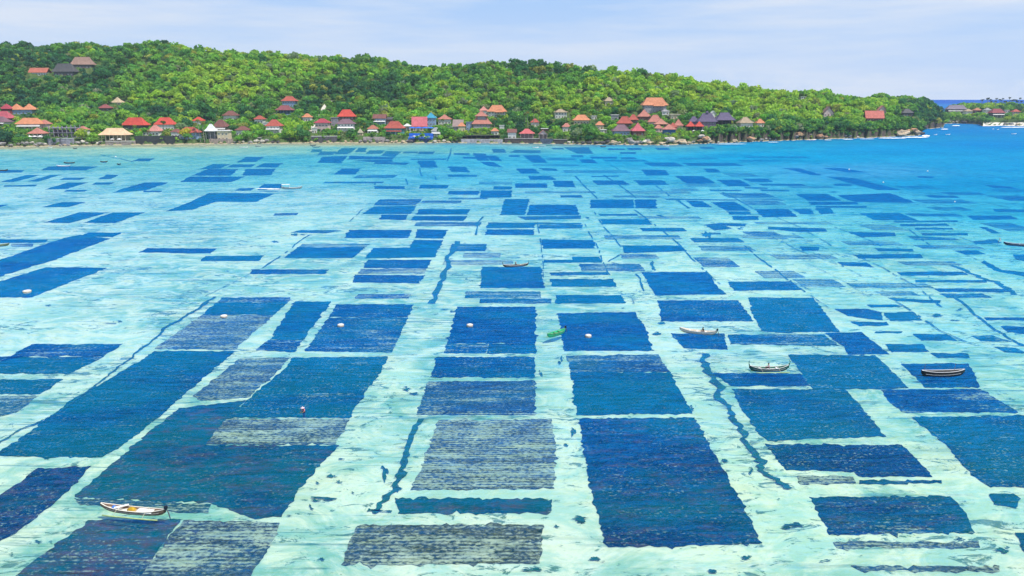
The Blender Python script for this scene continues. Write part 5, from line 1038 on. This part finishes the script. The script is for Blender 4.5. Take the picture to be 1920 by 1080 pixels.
def boat(label, p0, p1, hullc, inc, B=1.15, D=.75, sheer=.45, opts=(), name='canoe', cat='boat', z0=.06, group=None, flip=False):
    a, b = at(*p0, .15), at(*p1, .15)
    c = (a + b) / 2; c.z = z0; Lg = (b - a).length; rz = math.atan2(b.y - a.y, b.x - a.x)
    t = empty(name, c, rz); tag(t, label, cat, group); hm = mk(hullc, .2, 1.2, .5); im = mk(inc, .15, 1.5, .6)
    obj('hull', hull_bm(Lg, B, D, sheer), hm, t, True)
    bm = bmesh.new(); n = 9; rows = []
    for i in range(n):       # floor boards
        q = -.80 + 1.6 * i / (n - 1); bb = B / 2 * (1 - abs(q) ** 2.6) * .93; zz = D * .22 + sheer * abs(q) ** 2.6 * .8
        rows.append([bm.verts.new((q * Lg / 2, -bb, zz)), bm.verts.new((q * Lg / 2, bb, zz))])
    for r0, r1_ in zip(rows, rows[1:]): bm.faces.new((r0[0], r0[1], r1_[1], r1_[0]))
    r = bmesh.ops.extrude_face_region(bm, geom=bm.faces[:]); bmesh.ops.translate(bm, verts=[v for v in r['geom'] if isinstance(v, bmesh.types.BMVert)], vec=(0, 0, -.05))
    obj('deck', bm, im, t)
    for sg in (-1, 1):       # gunwale strakes
        bm = bmesh.new(); pts = []
        for i in range(13):
            q = -.97 + 1.94 * i / 12; pts.append((q * Lg / 2, sg * (B / 2 * max(.05, 1 - abs(q) ** 2.6) + .01), D * .6 + sheer * abs(q) ** 2.6 + .02))
        tube(bm, pts, .05, 5); obj('gunwale', bm, im, t)
    for q in ((-.45, -.05, .4) if 'bench' in opts else ()):
        bm = bmesh.new(); bb = B / 2 * (1 - abs(q) ** 2.6); box(bm, q*Lg/2-.16, q*Lg/2+.16, -bb, bb, D*.48, D*.55); obj('thwart', bm, im, t)
    if 'float' in opts:      # bamboo outrigger on the near side (and far side)
        for sg in (-1,):
            bm = bmesh.new(); tube(bm, [(q * Lg / 2, sg * 1.15, .0 + .22 * max(0, abs(q) - .6)) for q in np.linspace(-.74, .92, 9)], .075, 7); obj('outrigger_float', bm, mk((.42,.55,.24), .25, 2, .7), t, True)
        for q in (-.42, .45):
            bm = bmesh.new(); tube(bm, [(q*Lg/2, y, D*.75 - .45 * (min(y, 0) / 1.15) ** 2) for y in np.linspace(-1.15, .5, 9)], .03, 6); obj('outrigger_boom', bm, mk((.55,.52,.40), .25, 2, .7), t, True)
    if 'motor' in opts:
        e = Lg / 2 * (-1 if flip else 1); sgn = -1 if flip else 1; z = D*.6 + sheer
        bm = bmesh.new(); box(bm, e-.18+sgn*.05, e+.18+sgn*.05, -.17, .17, z-.02, z+.42); bmesh.ops.bevel(bm, geom=bm.edges[:], offset=.07, segments=2, affect='EDGES'); m_ = obj('outboard_motor', bm, mk((.02,.03,.05), .3, 2, .35), t)
        bm = bmesh.new(); tube(bm, [(e+sgn*.08,0,z), (e+sgn*.3,0,z-.45), (e+sgn*.42,0,-.4)], .06, 6); obj('motor_leg', bm, mk((.10,.11,.12), .3, 2, .5), m_)
        bm = bmesh.new(); tube(bm, [(e-sgn*.1,0,z+.3), (e-sgn*.75,0,z+.42)], .03, 5); obj('tiller', bm, mk((.03,.03,.03), .3, 2, .5), m_)
    if 'horn' in opts:       # upturned painted stem and stern posts
        for e in (-1, 1):
            z = D*.6 + sheer; bm = bmesh.new(); tube(bm, [(e*Lg/2*.96,0,z*.75), (e*Lg/2*1.01,0,z+.2), (e*(Lg/2*1.03),0,z+.55), (e*(Lg/2*.985),0,z+.8)], [.10,.09,.08,.05], 6); obj('end_post', bm, hm, t, True)
    return t, Lg
def cargo(bm_fn, name, label, cat, parent_t, off, mat, smooth=True):
    bm = bmesh.new(); bm_fn(bm); o = obj(name, bm, mat, None, smooth); M_ = Matrix.Translation(parent_t.location) @ Matrix.Rotation(parent_t.rotation_euler.z, 4, 'Z')
    o.location = M_ @ Vector(off); o.rotation_euler.z = parent_t.rotation_euler.z; tag(o, label, cat); return o
def heap(rx, ry, h):
    def f(bm):
        n, rows = 14, []
        for z, s in ((0, 1), (.35, .95), (.7, .68), (1, .3)): rows.append([bm.verts.new((rx*s*(1+.16*math.sin(k*2.3+z*5))*math.cos(2*math.pi*k/n), ry*s*(1+.14*math.cos(k*3.1+z))*math.sin(2*math.pi*k/n), h*z*(1+.12*math.sin(k*1.7)))) for k in range(n)])
        for a, b in zip(rows, rows[1:]):
            for k in range(n): bm.faces.new((a[k], a[(k+1)%n], b[(k+1)%n], b[k]))
        bm.faces.new(rows[0][::-1]); bm.faces.new(rows[-1])
    return f
SKIN = mk((.30,.16,.09), .1, 3, .6, name='skin'); HAIR = mk((.012,.010,.010), .2, 5, .6, name='hair')
def person(label, loc, rz, pose, shirt, hat=None, legs=None):
    """one continuous skinned body with head, hands and feet; shirt and hat are its clothing"""
    sit = pose == 'sit'; H_ = .0 if sit else .92
    J = {'pel': (0,0,H_+.12), 'bel': (0,.03,H_+.30), 'che': (.0,.06 if sit else .12,H_+.50), 'nec': (0,.09 if sit else .2,H_+.66), 'hea': (0,.12 if sit else .27,H_+.76), 'top': (0,.13 if sit else .30,H_+.90)}
    Rr = {'pel': .15,'bel': .135,'che': .155,'nec': .06,'hea': .095,'top': .075}; E = [('pel','bel'),('bel','che'),('che','nec'),('nec','hea'),('hea','top')]
    for s, q in ((-1,'l'),(1,'r')):
        J['s'+q]=(s*.19,J['che'][1],H_+.58); J['e'+q]=(s*.27,J['che'][1]+.13,H_+.34); J['w'+q]=(s*.20,J['che'][1]+.36,H_+.26); J['h'+q]=(s*.18,J['che'][1]+.44,H_+.24)
        Rr['s'+q]=.068; Rr['e'+q]=.046; Rr['w'+q]=.034; Rr['h'+q]=.042; E += [('che','s'+q),('s'+q,'e'+q),('e'+q,'w'+q),('w'+q,'h'+q)]
        for f in range(4):
            J['f%d%s'%(f,q)] = (s*(.15+.022*f), J['che'][1]+.53-.012*abs(f-1), H_+.22); Rr['f%d%s'%(f,q)] = .011; E.append(('h'+q,'f%d%s'%(f,q)))
        J['t'+q] = (s*.12, J['che'][1]+.46, H_+.25); Rr['t'+q] = .013; E.append(('h'+q,'t'+q))
        if sit: J['k'+q]=(s*.16,.42,.16); J['a'+q]=(s*.14,.50,-.22); J['o'+q]=(s*.15,.68,-.26)
        else: J['k'+q]=(s*.11,.07,.50); J['a'+q]=(s*.11,.0,.06); J['o'+q]=(s*.12,.16,.03)
        J['i'+q]=(s*.10,.02,H_+.06); Rr['i'+q]=.10; Rr['k'+q]=.065; Rr['a'+q]=.045; Rr['o'+q]=.04; E += [('pel','i'+q),('i'+q,'k'+q),('k'+q,'a'+q),('a'+q,'o'+q)]
    def skin(nm, names, grow, mat, par, root):
        keys = [k for k in J if k in names]; ix = {k: i for i, k in enumerate(keys)}; me = bpy.data.meshes.new(nm)
        me.from_pydata([J[k] for k in keys], [(ix[a], ix[b]) for a, b in E if a in ix and b in ix], []); o = link(nm, me, mat, par)
        sk = o.modifiers.new('skin', 'SKIN')
        for k in keys: v = me.skin_vertices[0].data[ix[k]]; v.radius = (Rr[k]+grow, Rr[k]+grow); v.use_root = (k == root)
        o.modifiers.new('sub', 'SUBSURF').levels = 1; o.modifiers['sub'].render_levels = 2; return o
    o = skin('person', set(J), 0, SKIN, None, 'pel'); o.location = loc; o.rotation_euler.z = rz; tag(o, label, 'person')
    skin('shirt', {'pel','bel','che','sl','sr','el','er'}, .022, mk(shirt, .12, 4, .8), o, 'pel')
    skin('trousers', {'pel','il','ir','kl','kr','al','ar'}, .018, mk(legs or (.03,.035,.06), .2, 4, .85), o, 'pel')
    hx = Vector(J['hea']); bm = bmesh.new()
    if hat: lathe(bm, [(.30, -.02), (.29, .01), (.10, .10), (.02, .22)], 16, (hx.x, hx.y+.01, hx.z+.09)); obj('hat', bm, mk(hat, .1, 4, .8), o, True)
    else: lathe(bm, [(.085,-.06),(.118,.0),(.118,.08),(.08,.15),(.02,.175)], 14, (hx.x, hx.y-.015, hx.z+.03)); obj('hair', bm, HAIR, o, True)
    bm = bmesh.new(); lathe(bm, [(.006,-.03),(.02,-.02),(.014,.03)], 6, (hx.x, hx.y+.10, hx.z+.02)); obj('nose', bm, SKIN, o)
    for s in (-1, 1):
        bm = bmesh.new(); lathe(bm, [(.004,-.012),(.013,0),(.004,.012)], 8, (hx.x+s*.036, hx.y+.088, hx.z+.045)); obj('eye', bm, HAIR, o)
    return o
def on(t, off): return Matrix.Translation(t.location) @ Matrix.Rotation(t.rotation_euler.z, 4, 'Z') @ Vector(off)

b1, L1 = boat('white canoe carrying an ochre heap and a blue bag, nearest boat at lower left', (189,953), (312,965), (.22,.15,.11), (.84,.78,.66), 1.0, .62, .42, ('float','motor'))
cargo(heap(.55,.36,.42), 'cargo_heap', 'ochre yellow heap lying amidships in the nearest white canoe', 'heap', b1, (-L1*.02, .02, .16), mk((.52,.33,.03), .35, 3, .9))
cargo(heap(.75,.28,.22), 'sack', 'long tan sack lying beside the ochre heap in the nearest white canoe', 'sack', b1, (L1*.07, -.02, .16), mk((.55,.36,.14), .25, 3, .9))
cargo(heap(.32,.26,.36), 'bag', 'blue plastic bag at the left end of the nearest white canoe', 'bag', b1, (-L1*.29, 0, .22), mk((.08,.24,.72), .25, 3, .6))
def plank(bm): box(bm, -.16, .16, -.78, .70, .05, .11)
o = cargo(plank, 'board', 'white board laid crosswise over the nearest white canoe', 'board', b1, (-L1*.17, .05, .52), M_WHITE, False); o.rotation_euler.z -= .9
def sheetc(bm):
    V = [[bm.verts.new((x, y, .04 + .10 * (1 - (y / .48) ** 2) + .02 * math.sin(x * 7 + y * 9))) for y in np.linspace(-.46, .46, 5)] for x in np.linspace(-.95, .95, 9)]
    for a, b in zip(V, V[1:]):
        for k in range(4): bm.faces.new((a[k], a[k+1], b[k+1], b[k]))
    r = bmesh.ops.extrude_face_region(bm, geom=bm.faces[:]); bmesh.ops.translate(bm, verts=[v for v in r['geom'] if isinstance(v, bmesh.types.BMVert)], vec=(0, 0, -.1))
cargo(sheetc, 'tarpaulin', 'white tarpaulin spread in the right half of the nearest white canoe', 'tarpaulin', b1, (L1*.19, 0, .30), M_WHITE)
b2, L2 = boat('small green skiff drifting over the pale sand channel', (1026,632), (1060,621), (.01,.42,.20), (.12,.34,.16), 1.35, .8, .3, ('motor','bench'), 'skiff')
b3, L3 = boat('pale cream canoe with a standing dark clad person aboard and motor on the right end', (1274,620), (1344,627), (.62,.56,.44), (.82,.76,.70), 1.2, .75, .42, ('motor','bench'))
b4, L4 = boat('dark green canoe with outrigger floats carrying a seated person', (1404,694), (1479,693), (.02,.12,.09), (.74,.72,.70), 1.15, .75, .55, ('float','bench','horn'))
b5, L5 = boat('black hulled boat with a plain white deck and two thin upright poles', (1726,704), (1808,702), (.012,.014,.018), (.80,.77,.75), 1.1, 1.25, .30, ())
for q in (-.86, .52):
    bm = bmesh.new(); tube(bm, [(q*L5/2,0,.4), (q*L5/2+.03,0,2.1)], .03, 6); obj('pole', bm, M_WOOD, b5)
b6, L6 = boat('slim black canoe with upturned ends over the middle dark plot', (943,500), (991,497), (.02,.03,.03), (.70,.68,.60), .95, .6, .35, ('horn','bench'))
b7, L7 = boat('distant motor boat under a white canopy on the left lagoon', (527,354), (567,353), (.30,.36,.36), (.72,.78,.80), 1.8, 1.0, .7, ('motor',), 'motorboat', flip=True)
bm = bmesh.new(); lo = [bm.verts.new((x, y, 2.2 + .12 * (y == 0))) for x in (-L7*.46, -L7*.08) for y in (-1.0, 0, 1.0)]
bm.faces.new((lo[0], lo[3], lo[4], lo[1])); bm.faces.new((lo[1], lo[4], lo[5], lo[2])); r = bmesh.ops.extrude_face_region(bm, geom=bm.faces[:]); bmesh.ops.translate(bm, verts=[v for v in r['geom'] if isinstance(v, bmesh.types.BMVert)], vec=(0, 0, .1)); obj('canopy', bm, M_WHITE, b7)
for x in (-L7*.44, -L7*.1):
    for y in (-.75, .75): bm = bmesh.new(); tube(bm, [(x, y, .5), (x, y, 2.25)], .05, 5); obj('post', bm, M_WHITE, b7)
b8, L8 = boat('dark blue canoe with a white flag on a pole cut by the right edge', (1881,458), (1945,462), (.012,.03,.07), (.45,.52,.62), 1.3, .9, .4, ('bench',))
c = at(1873, 455, 0); t = empty('marker_flag', c); tag(t, 'white flag on a leaning stake left of the dark blue canoe', 'flag')
bm = bmesh.new(); tube(bm, [(-.5,0,-1.2), (.1,0,1.6)], .06, 6); obj('stake', bm, M_WOOD, t)
bm = bmesh.new(); q = [bm.verts.new(p) for p in ((-.15,-.02,1.7),(.3,-.05,.6),(.75,-.12,.15),(.25,-.1,1.55))]; w_ = [bm.verts.new(v.co + Vector((0,.04,0))) for v in q]; bm.faces.new(q); bm.faces.new(w_[::-1])
for i in range(4): bm.faces.new((q[i], q[(i+1)%4], w_[(i+1)%4], w_[i]))
obj('flag_cloth', bm, M_WHITE, t)
boat('olive green canoe end showing at the left edge', (-45,462), (18,460), (.12,.17,.10), (.5,.52,.42), 1.2, .75, .4, ('bench',))
for i, (x, y, wp, lab, hc) in enumerate([(94,277,9,'tiny white boat by the shore below the umbrella terrace',WHT),(141,278.5,8,'tiny dark boat by the shore below the grey rubble retaining wall',(.04,.05,.06)),(119,312,26,'white shore boat lying over a far dark plot at left',WHT),(130,306,21,'dark shore boat just beyond the white one at left',(.05,.06,.07)),(4,320,22,'dark boat at the left edge near the shore',(.05,.05,.06)),(195,304,14,'slim dark boat with a raised end among far left shallows',(.04,.05,.06)),(223,308.5,7,'very small dark boat in front of the cream pavilion',(.04,.05,.06)),
 (380,274,15,'pale boat moored below the tall palms',(.55,.5,.42)),(457,277,17,'white boat moored below the rocks left of the red barrel roofed house',WHT),(484,274.5,12,'grey boat moored close under the red barrel roofed house',GRY),(587,272.8,12,'dark boat moored below the concrete path',(.06,.07,.07)),(593,276,16,'teal boat moored just out from the dark one below the concrete path',(.10,.25,.28)),(1004,277.5,12,'white boat with outriggers off the red seaside bar',WHT),(1016,274.5,14,'pale blue boat moored close under the pink gabled shelter',(.4,.55,.6)),(1030,272.8,12,'teal green boat moored under the square sea wall block',(.1,.35,.35)),(1131,275.5,11,'dark boat moored below the shore bushes',(.05,.08,.10)),(1249,274.5,11,'white boat moored in front of the boulders',WHT),
 (1754,253,6,'left white boat off the rocky headland point',WHT),(1777,252.6,9,'wider white boat off the rocky headland point',WHT),(1901,251.5,10,'white boat moored off the far beach',WHT),(1862,242.4,3,'left tiny white dinghy before the far beach',WHT),(1871,243.2,4,'right tiny white dinghy before the far beach',WHT)]):
    k = at(x, y).y / F; boat(lab, (x - wp/2, y), (x + wp/2, y - .2), hc, [min(1, c * 1.1 + .1) for c in hc], max(1.1, wp * k * .2), max(.9, wp * k * .09), .5, (), 'moored_boat', group=None)
def flt(label, x, y):
    p = at(x, y, 0); t = empty('float_tub', (p.x, p.y, 0), random.random()); tag(t, label, 'float', 'white floats over the dark plots')
    r = 6.2 * p.length / F
    bm = bmesh.new(); lathe(bm, [(r*.78,-.18),(r*.95,.02),(r,.42),(r*.93,.44),(r*.86,.22),(r*.2,.19)], 18); obj('tub', bm, mk((.50,.44,.36), .3, 2, .7), t, True)
    bm = bmesh.new(); lathe(bm, [(r*.9,.0),(r*.92,.26),(r*.6,.40),(r*.1,.44)], 16, (0,0,.12)); obj('white_load', bm, M_WHITE, t, True)
flt('white float on the mottled plot left of the others, over sparse weed', 420, 595); flt('white float over the grey plot left of the central sand channel', 639, 612); flt('white float over the dark plot right of the central sand channel', 881, 612); flt('white float just right of the small green skiff', 1103, 632); flt('white float on the dark plot at the far left edge', 51, 548)
for x, y, lab in ((1592,318.5,'tiny white buoy farther out in the right hand shallows'),(1656,342.5,'tiny white buoy over the long diagonal dark plot at right'),(1739,321.5,'tiny white buoy in open turquoise water at right'),(217,294.5,'tiny white buoy in front of the cream pavilion'),(1790,379,'tiny white buoy on the deep blue edge at right')):
    p = at(x, y, 0); bm = bmesh.new(); s = 1.3 * p.y / F; lathe(bm, [(s*.3,-.3),(s,.1),(s*.9,s*.9),(s*.25,s*1.5)], 12); o = obj('buoy', bm, M_WHITE, None, True); o.location = p; tag(o, lab, 'buoy')
person('dark clad person with bare head sitting upright in the pale cream canoe', on(b3, (L3*.14, 0, .38)), b3.rotation_euler.z + 2.2, 'sit', (.02,.025,.03))
person('person with black hair and pinkish shirt seated in the dark green canoe', on(b4, (0, 0, .38)), b4.rotation_euler.z + 1.2, 'sit', (.62,.42,.44))
person('person in faded brown shirt sitting amidships in the slim black canoe', on(b6, (-.1, 0, .30)), b6.rotation_euler.z - 1.4, 'sit', (.30,.22,.22), (.35,.28,.22))
p = at(571, 784, -.95); person('person wading waist deep in a pink shirt and pale pointed hat beside the pale plot', (p.x, p.y, -.95), 2.8, 'stand', (.70,.22,.30), (.72,.55,.60))
# white wake behind the canopied boat and surf along the rocks
bm = bmesh.new()
def foam(x0, x1, y, hp, n=14):
    top = []; bot = []
    for i in range(n + 1):
        x = x0 + (x1 - x0) * i / n; e = math.sin(math.pi * i / n) ** .5; j = random.uniform(.5, 1.2)
        top.append(bm.verts.new(at(x, y - hp * e * j * .5, .10))); bot.append(bm.verts.new(at(x, y + hp * e * random.uniform(.5, 1.1) * .5 + .05, .10)))
    for i in range(n): bm.faces.new((bot[i], bot[i+1], top[i+1], top[i]))
for a in [(478,526,353.6,1.4),(500,527,354.8,1.0),(1511,1531,261.6,2.2),(1580,1600,261.0,1.0),(1646,1700,258.8,1.6),(1690,1742,257.2,2.0),(1728,1744,254.6,3.2),(1764,1778,242.0,1.6),(1785,1800,235.4,1.6),(1876,1925,238.6,1.3),(1440,1460,266.4,.8),(1340,1400,269.8,.8),(1545,1560,262.3,.8),(1612,1640,260.3,.8)]: foam(*a)
o = obj('surf_foam', bm, mk((.86,.89,.90), .06, 1, .8)); tag(o, 'white surf and wake foam along the headland rocks and behind the canopied boat', 'foam', kind='stuff')

# ---------------------------------------------------------------- rocks along the shore
rock_me = []
for i in range(6):
    bm = bmesh.new(); bmesh.ops.create_icosphere(bm, subdivisions=3, radius=1)
    for v in bm.verts:
        n = mnoise.noise(v.co * 1.3 + Vector((i * 7, 0, 0))) * .45 + mnoise.noise(v.co * 3.1 + Vector((0, i * 5, 0))) * .18; v.co = v.co * (1 + n); v.co.z *= .72
        v.co = Vector([round(q * 3.2) / 3.2 * .35 + q * .65 for q in v.co])
    me = bpy.data.meshes.new('boulder'); bm.to_mesh(me); bm.free(); rock_me.append(me)
RCOL = {'tan': (.52,.40,.27), 'pale': (.60,.54,.46), 'grey': (.30,.28,.27), 'dark': (.10,.09,.095), 'orange': (.55,.30,.17)}
RM = {k: mk(v, .45, .5, .95, bump=.5) for k, v in RCOL.items()}
ROCKS = []
def rock(x, y, wp, tone, asp=.7, lift=0):
    p = hit(x, y, 600, 1500) if y < 276 else None
    if p is None or p.z > 9: p = front(x, 1.0); p.z = .3
    k = p.y / F; r = wp * k / 2; me = random.choice(rock_me)
    key = (me.name, tone)
    o = bpy.data.objects.new('boulder', me); COL.objects.link(o)
    if not me.materials: me.materials.append(RM['tan'])
    o.material_slots[0].link = 'OBJECT'; o.material_slots[0].material = RM[tone]
    o.location = (p.x, p.y, p.z + r * asp * .35 + lift); o.scale = (r, r * random.uniform(.6, .95), r * asp); o.rotation_euler = (0, 0, random.uniform(0, 6.28) if wp < 9 else random.choice((0, 3.14)) + random.uniform(-.4, .4)); o['category'] = 'rock'
    ROCKS.append((o, tone, wp, (x, y)))
for x, y, wp, tn in [(1055,270,7,'tan'),(1150,270.5,16,'tan'),(1143,271,8,'tan'),(1160,270.5,9,'pale'),(1172,271,7,'tan'),(1185,269,16,'grey'),(1196,270,14,'grey'),(1206,267,14,'pale'),(1180,264,14,'grey'),(1214,266,13,'grey'),(1218,270,12,'tan'),(1240,271,12,'tan'),(1250,268,10,'pale'),(1257,265,19,'pale'),(1264,268,12,'tan'),(1279,269.5,20,'tan'),(1292,270,10,'tan'),(1300,268,8,'grey'),(1312,268,13,'orange'),(1322,267,15,'orange'),(1333,268,11,'tan'),(1325,263,16,'tan'),(1314,262,12,'pale'),(1376,267.5,15,'tan'),(1366,268.5,8,'tan'),(1391,268,7,'grey'),(1347,269.5,6,'pale'),(1356,269.5,7,'tan'),
 (1408,262,14,'orange'),(1413,266,10,'tan'),(1426,264,12,'grey'),(1436,262,6,'pale'),(1442,266,8,'grey'),(1454,265.5,5,'grey'),(1497,258,16,'orange'),(1505,255,14,'orange'),(1508,260,12,'tan'),(1492,262,9,'grey'),(1521,259,8,'grey'),(1537,257,13,'orange'),(1544,259,11,'tan'),(1549,258.5,7,'orange'),(1584,259,8,'grey'),(1592,258.5,9,'grey'),(1607,258.5,6,'pale'),(1690,254.5,26,'tan'),(1701,250,14,'orange'),(1711,247,13,'orange'),(1718,252,14,'tan'),(1726,252,13,'dark'),(1733,253.5,9,'dark'),(1778,236,6,'pale'),(1786,234,7,'tan'),(1793,233.5,6,'pale'),(1808,234.5,8,'dark'),(1763,240,6,'grey'),(1886,233,7,'grey'),(1896,233.5,9,'grey'),(1908,234,7,'tan'),
 (4,272,14,'grey'),(20,274,10,'grey'),(33,271,10,'pale'),(42,269,8,'grey'),(50,272,12,'grey'),(60,270,9,'pale'),(67,273,9,'grey'),(75,271,11,'grey'),(84,272,9,'pale'),(94,272.5,7,'tan'),(101,272.5,6,'dark'),(112,273,7,'grey'),(122,272.5,6,'tan'),(131,273,7,'grey'),(146,270,10,'grey'),(156,268,9,'pale'),(164,271,8,'grey'),(176,270,9,'dark'),(185,272,11,'pale'),(189,268,7,'grey'),
 (396,268.5,6,'tan'),(405,269,7,'grey'),(414,269,6,'tan'),(430,269,7,'pale'),(440,269,6,'grey'),(448,268,6,'tan'),(456,267,7,'pale'),(470,268.5,8,'grey'),(481,266,10,'pale'),(492,266.5,11,'pale'),(500,265.5,10,'grey'),(486,262,9,'grey'),(512,267.5,9,'dark'),(522,268,8,'dark'),
 (584,268.5,7,'tan'),(592,269,6,'dark'),(603,268.5,7,'tan'),(616,268.5,6,'tan'),(648,267.5,7,'tan'),(658,267.5,6,'tan'),(676,267,8,'grey'),(686,267.5,9,'dark'),(696,267,8,'grey'),(706,267,10,'dark'),(716,267,8,'dark'),(726,266.5,9,'grey'),(735,268,7,'tan'),(744,268,8,'tan'),(756,267.5,9,'tan'),(763,266,8,'grey'),(770,267.5,11,'dark'),(815,267,9,'pale'),(824,267,8,'tan'),(833,267,9,'pale'),(841,268,8,'tan'),(849,268.5,6,'dark'),(858,268.5,7,'grey'),(1067,268.5,8,'pale'),(1074,269,7,'grey'),(1083,268.5,8,'dark'),(1093,269,9,'dark'),(1105,269.5,10,'dark'),(1118,270,10,'dark'),(1130,270,11,'dark'),(1140,266,9,'dark')]: rock(x, y, wp, tn)
# ---------------------------------------------------------------- labels for the many: look first, then the nearest thing one can find
LANDMARK += [('nearest white canoe', 250, 957), ('small green skiff', 1043, 626), ('pale cream canoe', 1309, 622), ('dark green canoe', 1441, 693), ('black hulled boat', 1767, 702), ('slim black canoe', 967, 497), ('canopied motor boat', 547, 352), ('dark blue canoe', 1905, 458), ('olive canoe end', 5, 461),
             ('wading person', 571, 778), ('leftmost white float but one', 420, 595), ('white float left of the central channel', 639, 612), ('white float right of the central channel', 881, 612), ('white float by the green skiff', 1103, 632), ('white float at the left edge', 51, 548)]
LM_W = [l for l in LANDMARK if l[2] > 300 or l[0] in ('cream waterfront pavilion', 'blue beach club', 'bright red house', 'low orange-red house', 'red barrel-roofed house', 'tall scarlet house', 'black canopy', 'red seaside bar', 'front red house', 'purple-roofed hall', 'thatched clifftop house', 'orange-roofed bungalow', 'wide orange-roofed house', 'red-roofed headland house', 'two-tier salmon house')]
SHORT = {'leftmost white float but one': 'sparse-plot float', 'white float left of the central channel': 'grey-plot float', 'white float right of the central channel': 'dark-plot float', 'white float by the green skiff': 'float by the skiff', 'white float at the left edge': 'left-edge float'}
def clean(n): return SHORT.get(n, n).replace('-', ' ')
ORD = ['', 'second ', 'third ', 'fourth ', 'fifth ', 'sixth ', 'seventh ', 'eighth ', 'ninth ', 'tenth ', 'eleventh ', 'twelfth ']
def give_labels(items, lms, fmt, cat, group, yw=2.2, taken=set()):
    """items: (object, look, (x, y)); every label names a look, a direction and a thing, and ranks repeats by nearness"""
    pool = {}
    for o, look, (x, y) in items:
        best = sorted(lms, key=lambda l: math.hypot(x - l[1], (y - l[2]) * yw))[0]
        dx, dy = x - best[1], (y - best[2]) * yw
        d = ('left of' if dx < 0 else 'right of') if abs(dx) > abs(dy) else ('beyond' if dy < 0 else 'in front of')
        pool.setdefault((look, d, best[0]), []).append((math.hypot(dx, dy), o))
    for (look, d, nm), lst in pool.items():
        lst.sort(key=lambda q: q[0])
        for i, (_, o) in enumerate(lst):
            pre = (ORD[i] + 'nearest ' if i else 'nearest ') if len(lst) > 1 else ''
            o['label'] = fmt % (pre + look, d, clean(nm)); o['category'] = cat; o['group'] = group
items = []
for o, cov, br, (x, y, wpx, hpx) in PLOT_OBJS:
    asp = wpx / max(hpx, .5); big = wpx * hpx * (600 / max(y - 150, 60)) ** 2
    tone = 'pale worn' if cov < .38 else 'mottled grey' if cov < .62 else 'patchy blue' if cov < .86 else 'brown flecked' if br > .3 else 'dark blue'
    shp = 'narrow strip' if asp > (13 if y < 400 else 8) else 'long sloping' if asp > 5 else 'large' if big > 26000 else 'small' if big < 5200 else 'medium'
    items.append((o, tone + ' ' + shp, (x, y)))
give_labels(items, LM_W, '%s seaweed plot %s the %s', 'seaweed plot', 'seaweed plots in the shallow lagoon')
TNAME = {'lime': 'lime green', 'fresh': 'fresh green', 'mid': 'leaf green', 'dark': 'dark green', 'deep': 'blackish green', 'olive': 'olive', 'grey': 'greyish', 'gold': 'golden'}
items = []
LM_H = [l for l in LANDMARK if l[2] < 275]
for t, tone, lab, (px, py, _), r in TREES_LIST if 'TREES_LIST' in globals() else TREE_OBJS:
    if lab: t['label'] = lab; t['category'] = 'tree'; t['group'] = 'broadleaf trees on the island'; continue
    items.append((t, TNAME[tone] + (' tall' if r > 7.2 else ' bushy' if r < 4.4 else '') + ' tree', (px, py)))
give_labels(items, LM_H, '%s %s the %s', 'tree', 'broadleaf trees on the island', 1.6)
items = []
for t, b, lab, (px, py, _) in PALM_OBJS:
    if lab: t['label'] = lab; t['group'] = 'palm trees on the island'; continue
    items.append((t, ('yellowish palm' if b[0] > .22 else 'dull green palm' if b[0] < .06 else 'green palm' if b[0] < .15 else 'light green palm'), (px, py)))
give_labels(items, LM_H, '%s %s the %s', 'palm tree', 'palm trees on the island', 1.6)
give_labels([(o, {'tan': 'tan', 'pale': 'pale', 'grey': 'grey', 'dark': 'blackish', 'orange': 'orange brown'}[tn] + (' large' if w > 11 else '') + ' shore boulder', (x, y)) for o, tn, w, (x, y) in ROCKS], LM_H, '%s %s the %s', 'rock', 'boulders along the shore', 1.6)
# ---------------------------------------------------------------- the air: thin sea haze
bm = bmesh.new(); box(bm, -2600, 2600, -40, 3400, -2.6, 210)
m, t, out = newmat('sea_haze')
v = N(t, 'VolumePrincipled', {'Color': (.80, .88, 1.0, 1), 'Density': 5.5e-5, 'Anisotropy': .2}); t.links.new(v.outputs[0], out.inputs['Volume'])
o = obj('haze', bm, m); tag(o, 'thin pale sea haze in the air over the lagoon', 'haze', kind='stuff')
S.cycles.volume_bounces = 1
